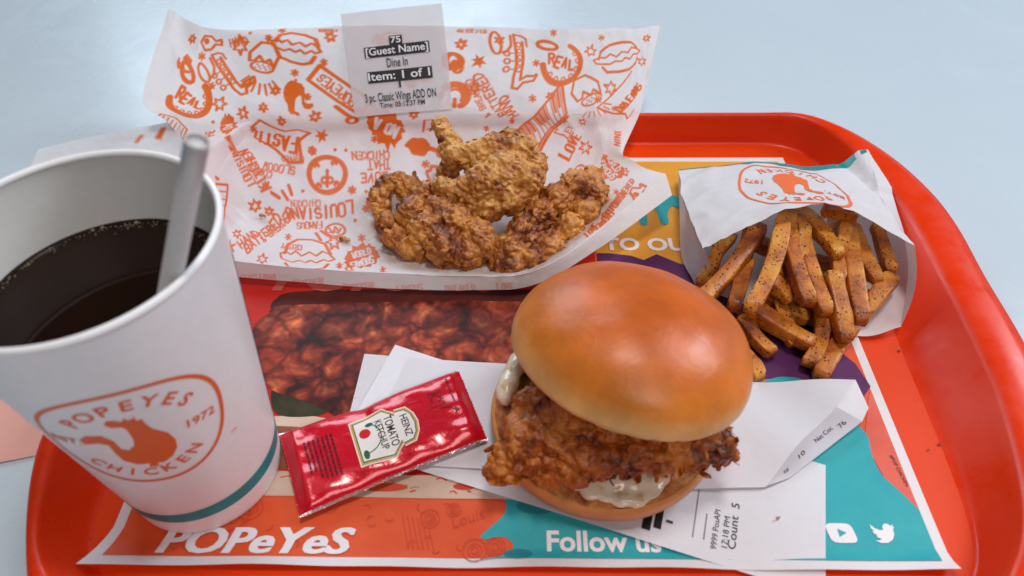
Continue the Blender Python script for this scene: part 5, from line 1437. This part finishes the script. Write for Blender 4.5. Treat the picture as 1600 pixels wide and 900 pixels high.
_lf = [poly([smooth_loop([(7.4 + 2.4 * math.cos(t) * q, -10.6 + 1.3 * math.sin(t)) for q, t in ((1, k) for k in np.linspace(0, 5.6, 8))], 3)]), poly([smooth_loop([(-7.6 + 1.1 * math.cos(t), -6 + 1.9 * math.sin(t)) for t in np.linspace(0, 5.6, 7)], 3)]), stroke(circle_pts(8, 18, -1, -10, 1, 1, 0, 150), .5)]
decal('tomato_leaves', pk(merge(_lf), EA, EB, 1), packet_map(.42), m_green, emblem, .03)
_fp = []
R_ = random.Random(3)
for k in range(7):
    y = -22.5 - k * 2.0
    x = -9.5
    end = 11 - R_.uniform(0, 7) * (k > 3)
    while x < end:
        l = R_.uniform(.8, 3.2)
        _fp.append(rect(x, y, min(x + l, end + 1), y + .95)); x += l + .5
decal('fine_print', pk(merge(_fp), 0, -.5, 1), packet_map(.16), ink_mat('fine_print_maroon', srgb(70, 4, 18), .4), packet, .03)
_ic = [stroke([(-4, -3), (4, -3), (4, 3), (-4, 3)], .35, True), stroke(circle_pts(2.2, 14, 0, 0, 1, 1, 30, 300), .6), stroke([(-3.2, -2.2), (-3.2, 2.2)], .5), poly([[(8, 6.5), (11.5, 6.5), (9.6, 9)]]),
       stroke(circle_pts(6, 14, 12, 1, 1, 1, 100, 190), .4)]
for k in range(12):
    _ic.append(rect(-9 + k * 1.2, 7.2, -8.3 + k * 1.2, 8.2))
decal('recycle_marks', pk(merge(_ic), 27.5, 6, 1), packet_map(.16), ink_mat('mark_maroon', srgb(84, 4, 20), .4), packet, .03)

# ------------------------------------------------------------------ bag of fries
m_bag = paper_mat('bag_paper', srgb(230, 226, 230), .55, .2, .1)
m_bag.bump(m_bag.noise(70, 5, .6), .25, .004)
bag = thing('paper_bag', 'open white paper bag with orange rooster badge, holding fries at the right', 'paper bag', (150, 200, 1.4))
nu, nv = 60, 44
G = surf_grid(BAG_TOP, np.linspace(0, 1, nu), np.linspace(0, 1, nv))
nzb = fnoise(G, .03, 3, 8.0).reshape(nv, nu); crz = np.abs(fnoise(G, .05, 2, 3.3).reshape(nv, nu))
G[..., 2] += 1.6 * nzb - 1.8 * crz
_hb = surf_grid(BAG_BOTTOM, np.linspace(0, 1, nu), np.linspace(0, 1, nv))
G[..., 2] = np.maximum(G[..., 2], np.maximum(tray_height(G), tray_height(_hb)) + 2.5)
tear = fnoise(np.stack([np.linspace(0, 1, nu) * 60, np.zeros(nu), np.zeros(nu)], 1), .4, 3)
G[-1, :, 1] += tear * .9
top_edge = G[-1].copy(); lefte = G[:, 0].copy(); righte = G[:, -1].copy(); fare = G[0].copy()
mesh_obj('front_panel', G.reshape(-1, 3), grid_faces(nv, nu), m_bag, bag)
H = surf_grid(BAG_BOTTOM, np.linspace(0, 1, nu), np.linspace(0, 1, nv))
H[..., 2] = np.maximum(np.maximum(H[..., 2] + .4 * fnoise(H, .05, 2, 6).reshape(nv, nu), 1.5), tray_height(H) + .6)
mesh_obj('back_panel', H.reshape(-1, 3), grid_faces(nv, nu), m_bag, bag)


def gusset(A, B, inward, n=12):
    """folded side wall between two edges"""
    out = np.zeros((n, len(A), 3))
    for k in range(n):
        t = k / (n - 1)
        out[k] = A * (1 - t) + B * t
        out[k, :, 0] += inward * math.sin(math.pi * t) * np.linspace(.2, 1, len(A))
    out[..., 2] += .5 * fnoise(out, .08, 2, 4).reshape(n, len(A))
    return out


L_ = gusset(lefte, H[:, 0], 5.0)
mesh_obj('side_gusset', L_.reshape(-1, 3), grid_faces(12, nv), m_bag, bag)
R2_ = gusset(righte, H[:, -1], 4.0)
mesh_obj('side_gusset', R2_.reshape(-1, 3), grid_faces(12, nv), m_bag, bag)


def bag_map(off):
    def f(V):
        V = np.asarray(V, float)
        u, v = np.clip(V[:, 0], 0, 1), np.clip(V[:, 1], 0, 1)
        fi, fj = v * (nv - 1), u * (nu - 1)
        i = np.minimum(fi.astype(int), nv - 2); j = np.minimum(fj.astype(int), nu - 2)
        a, b = (fi - i)[:, None], (fj - j)[:, None]
        P = G[i, j] * (1 - a) * (1 - b) + G[i + 1, j] * a * (1 - b) + G[i, j + 1] * (1 - a) * b + G[i + 1, j + 1] * a * b
        du, dv = G[i, j + 1] - G[i, j], G[i + 1, j] - G[i, j]
        n = np.cross(du, dv); n /= np.linalg.norm(n, axis=1)[:, None]
        n *= np.sign(n[:, 2:3])
        return P + n * off
    return f


bu, bv, ba, bb, bc, bd = BAG_BADGE
bagx = lambda vf: ([(bu + ba * x + bb * y, bv + bc * x + bd * y) for x, y in vf[0]], vf[1])
m_badge2 = ink_mat('bag_badge_orange', srgb(232, 112, 64), 0.5, .04)
bagbadge = decal('badge', bagx(merge(badge_parts())), bag_map(.22), m_badge2, bag, .03)
for _l in badge_letters():
    decal('badge_lettering', bagx(_l), bag_map(.22), m_badge2, bagbadge, .03)
decal('badge_rooster', bagx(rooster2d), bag_map(.22), m_badge2, bagbadge, .03)
_tv = [(u, .0 + .075 * abs(math.sin(u * 6 + .3)) * (u > .35) + .02) for u in np.linspace(0, 1, 30)]
_tb = ([(u, 0.0) for u, _ in _tv] + _tv, [(i, i + 1, 31 + i, 30 + i) for i in range(29)])
decal('teal_edge', _tb, bag_map(.22), m_tealband, bag)
# pale slip of paper just behind the bag
# ------------------------------------------------------------------ fries
m_fry = Mat('fried_potato', srgb(200, 122, 32), .42, Subsurface_Weight=.04, Coat_Weight=.22, Coat_Roughness=.25)
m_fry.p.inputs['Subsurface Radius'].default_value = (.004, .002, .0008)
_oi = m_fry.node('ShaderNodeObjectInfo')
_n1 = m_fry.noise(70, 5, .6)
_c = m_fry.ramp(m_fry.math('ADD', _n1, m_fry.math('MULTIPLY', m_fry.math('SUBTRACT', _oi.outputs['Random'], .5), .16)), [(.30, srgb(124, 52, 4)), (.44, srgb(192, 104, 12)), (.57, srgb(220, 140, 28)), (.8, srgb(236, 176, 66))])
_seas = m_fry.ramp(m_fry.noise(240, 4, .7), [(.50, (0, 0, 0)), (.68, (1, 1, 1))])
_c = m_fry.mix(m_fry.math('MULTIPLY', _seas, .45), _c, srgb(172, 66, 12))
_vn = m_fry.node('ShaderNodeTexVoronoi'); _vn.inputs['Scale'].default_value = 720
m_fry.link(m_fry.pos(), _vn.inputs['Vector'])
_rnd = m_fry.sep(_vn.outputs['Color'])[0]
_thr = m_fry.math('MULTIPLY', m_fry.math('SUBTRACT', _rnd, .38), .70)
_pep = m_fry.math('LESS_THAN', _vn.outputs['Distance'], _thr)
m_fry.color(m_fry.mix(_pep, _c, srgb(34, 18, 10)))
m_fry.bump(m_fry.math('ADD', m_fry.noise(500, 5, .7), m_fry.math('MULTIPLY', _pep, .6)), .65, .0014)


def fry_mesh(L, w, seed):
    R = random.Random(seed)
    n, m = 15, 16
    bend = R.uniform(-.085, .085) * L; bend2 = R.uniform(-.03, .03) * L
    tw = R.uniform(-.35, .35); asp = R.uniform(.85, 1.0)
    V = []
    for k in range(n):
        t = k / (n - 1)
        e = min(1, min(t, 1 - t) / .055)
        e = .74 + .26 * math.sqrt(max(0, 1 - (1 - e) ** 2))
        sc = w / 2 * e * (1 + .08 * math.sin(t * 5 + seed)) * (1 - .14 * t) * .86
        for s in range(m):
            a = 2 * math.pi * s / m + tw * t + math.pi / 4
            c, q = math.cos(a), math.sin(a)
            p = .22
            x, y = math.copysign(abs(c) ** p, c) * sc, math.copysign(abs(q) ** p, q) * sc * asp
            V.append((x * .93 + bend * math.sin(math.pi * t), y * .93 + bend2 * math.sin(math.pi * t), t * L))
    V = np.array(V)
    nz = np.stack([fnoise(V, .16, 2, seed * 3.1), fnoise(V, .16, 2, seed * 5.7 + 9), np.zeros(len(V))], 1)
    V += nz * .45
    F = grid_faces(n, m, True).tolist() + [list(range(m))[::-1], [(n - 1) * m + s for s in range(m)]]
    return V, F


FRY_LABELS = ['short fry at the far left inside the bag mouth', 'fry tucked second from the left in the bag mouth', 'long pale fry leaning left across the pile by the bag gusset', 'thick reddish fry on top, standing left of the bag centre', 'fry poking out below the long left-leaning fry',
              'short pale fry in the middle of the pile with blunt tip', 'small dark fry stub deep in the middle of the pile', 'long straight fry hanging down the centre of the bag mouth', 'curved fry right of the central straight fry', 'pale fry hanging lowest over the centre right of the pile',
              'widest long fry standing at the right side of the bag mouth', 'pale fry leaning at the far right against the bag wall', 'long fry lying crosswise at the front of the pile', 'short fry at the front left edge beside the bun', 'dark fry pointing down between the front crosswise fry and lowest fry',
              'frontmost fry lying lowest on the purple liner print', 'shadowed fry behind, right of the curved fry', 'brown fry behind the widest right fry', 'shadowed fry at the back under the bag edge', 'shadowed fry behind the thick reddish fry',
              'half hidden fry lying under the short pale middle fry', 'fry lying flat at the very back under the bag edge', 'fry tip peeking out to the right of the bun', 'half hidden fry at the bottom of the pile centre', 'half hidden fry at the bottom of the bag', 'thin fry behind the thick reddish fry, on its left', 'thin fry between the two central hanging fries', 'dark fry between the curved fry and the widest right fry', 'thin fry at the right edge of the bag mouth', 'fry end under the front crosswise fry, pointing at the viewer', 'dark fry lying across the bottom right of the pile', 'short fry crossing behind the lowest hanging fry']
for i, (a, b, w) in enumerate(FRIES):
    a, b = Vector(a), Vector(b)
    if i in (1, 2, 3, 7, 8, 10, 16, 17, 18, 19):      # these reach back under the paper
        h = Vector((a.x - b.x, a.y - b.y, 0)).normalized()
        a = a + h * 14 - Vector((0, 0, 9))
    d = b - a
    V, F = fry_mesh(d.length, w, i + 1)
    rot = d.to_track_quat('Z', 'Y').to_matrix()
    Vw = V @ np.array(rot.transposed()) + np.array(a)
    o = mesh_obj('french_fry', Vw, F, m_fry, None, loc=tuple((a + b) / 2))
    tag(o, FRY_LABELS[i], 'french fry', 'seasoned fries spilling from the bag')

# small tan crumb on the receipt
V, N, F = blob_mesh([(108, 22, 3.0, .7), (108.8, 22.4, 3.0, .5)], .2, .6)
tag(mesh_obj('breading_crumb', V, F, m_wing, None, loc=(108, 22, 2.6)), 'tiny brown crumb lying on the printed receipt', 'crumb')

# made-up sheet for the pinkish area of the table left of the tray
m_pink_sheet = paper_mat('added_sheet_pink', srgb(226, 168, 156), .7, .1, .3)
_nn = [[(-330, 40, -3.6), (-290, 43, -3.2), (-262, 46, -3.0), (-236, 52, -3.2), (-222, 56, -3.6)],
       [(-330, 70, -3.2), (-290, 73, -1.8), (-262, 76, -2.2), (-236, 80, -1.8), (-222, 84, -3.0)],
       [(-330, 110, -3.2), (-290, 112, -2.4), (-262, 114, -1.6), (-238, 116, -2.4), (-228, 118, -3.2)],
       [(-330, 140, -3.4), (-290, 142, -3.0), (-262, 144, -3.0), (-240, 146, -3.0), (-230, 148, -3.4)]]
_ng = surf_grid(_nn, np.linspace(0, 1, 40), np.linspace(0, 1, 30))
tag(mesh_obj('added_pink_sheet', _ng.reshape(-1, 3), grid_faces(30, 40), m_pink_sheet, None, loc=(-275, 90, -3.6)), 'plain pinkish sheet added for a pink area of the table left of the tray, behind the cup', 'napkin')
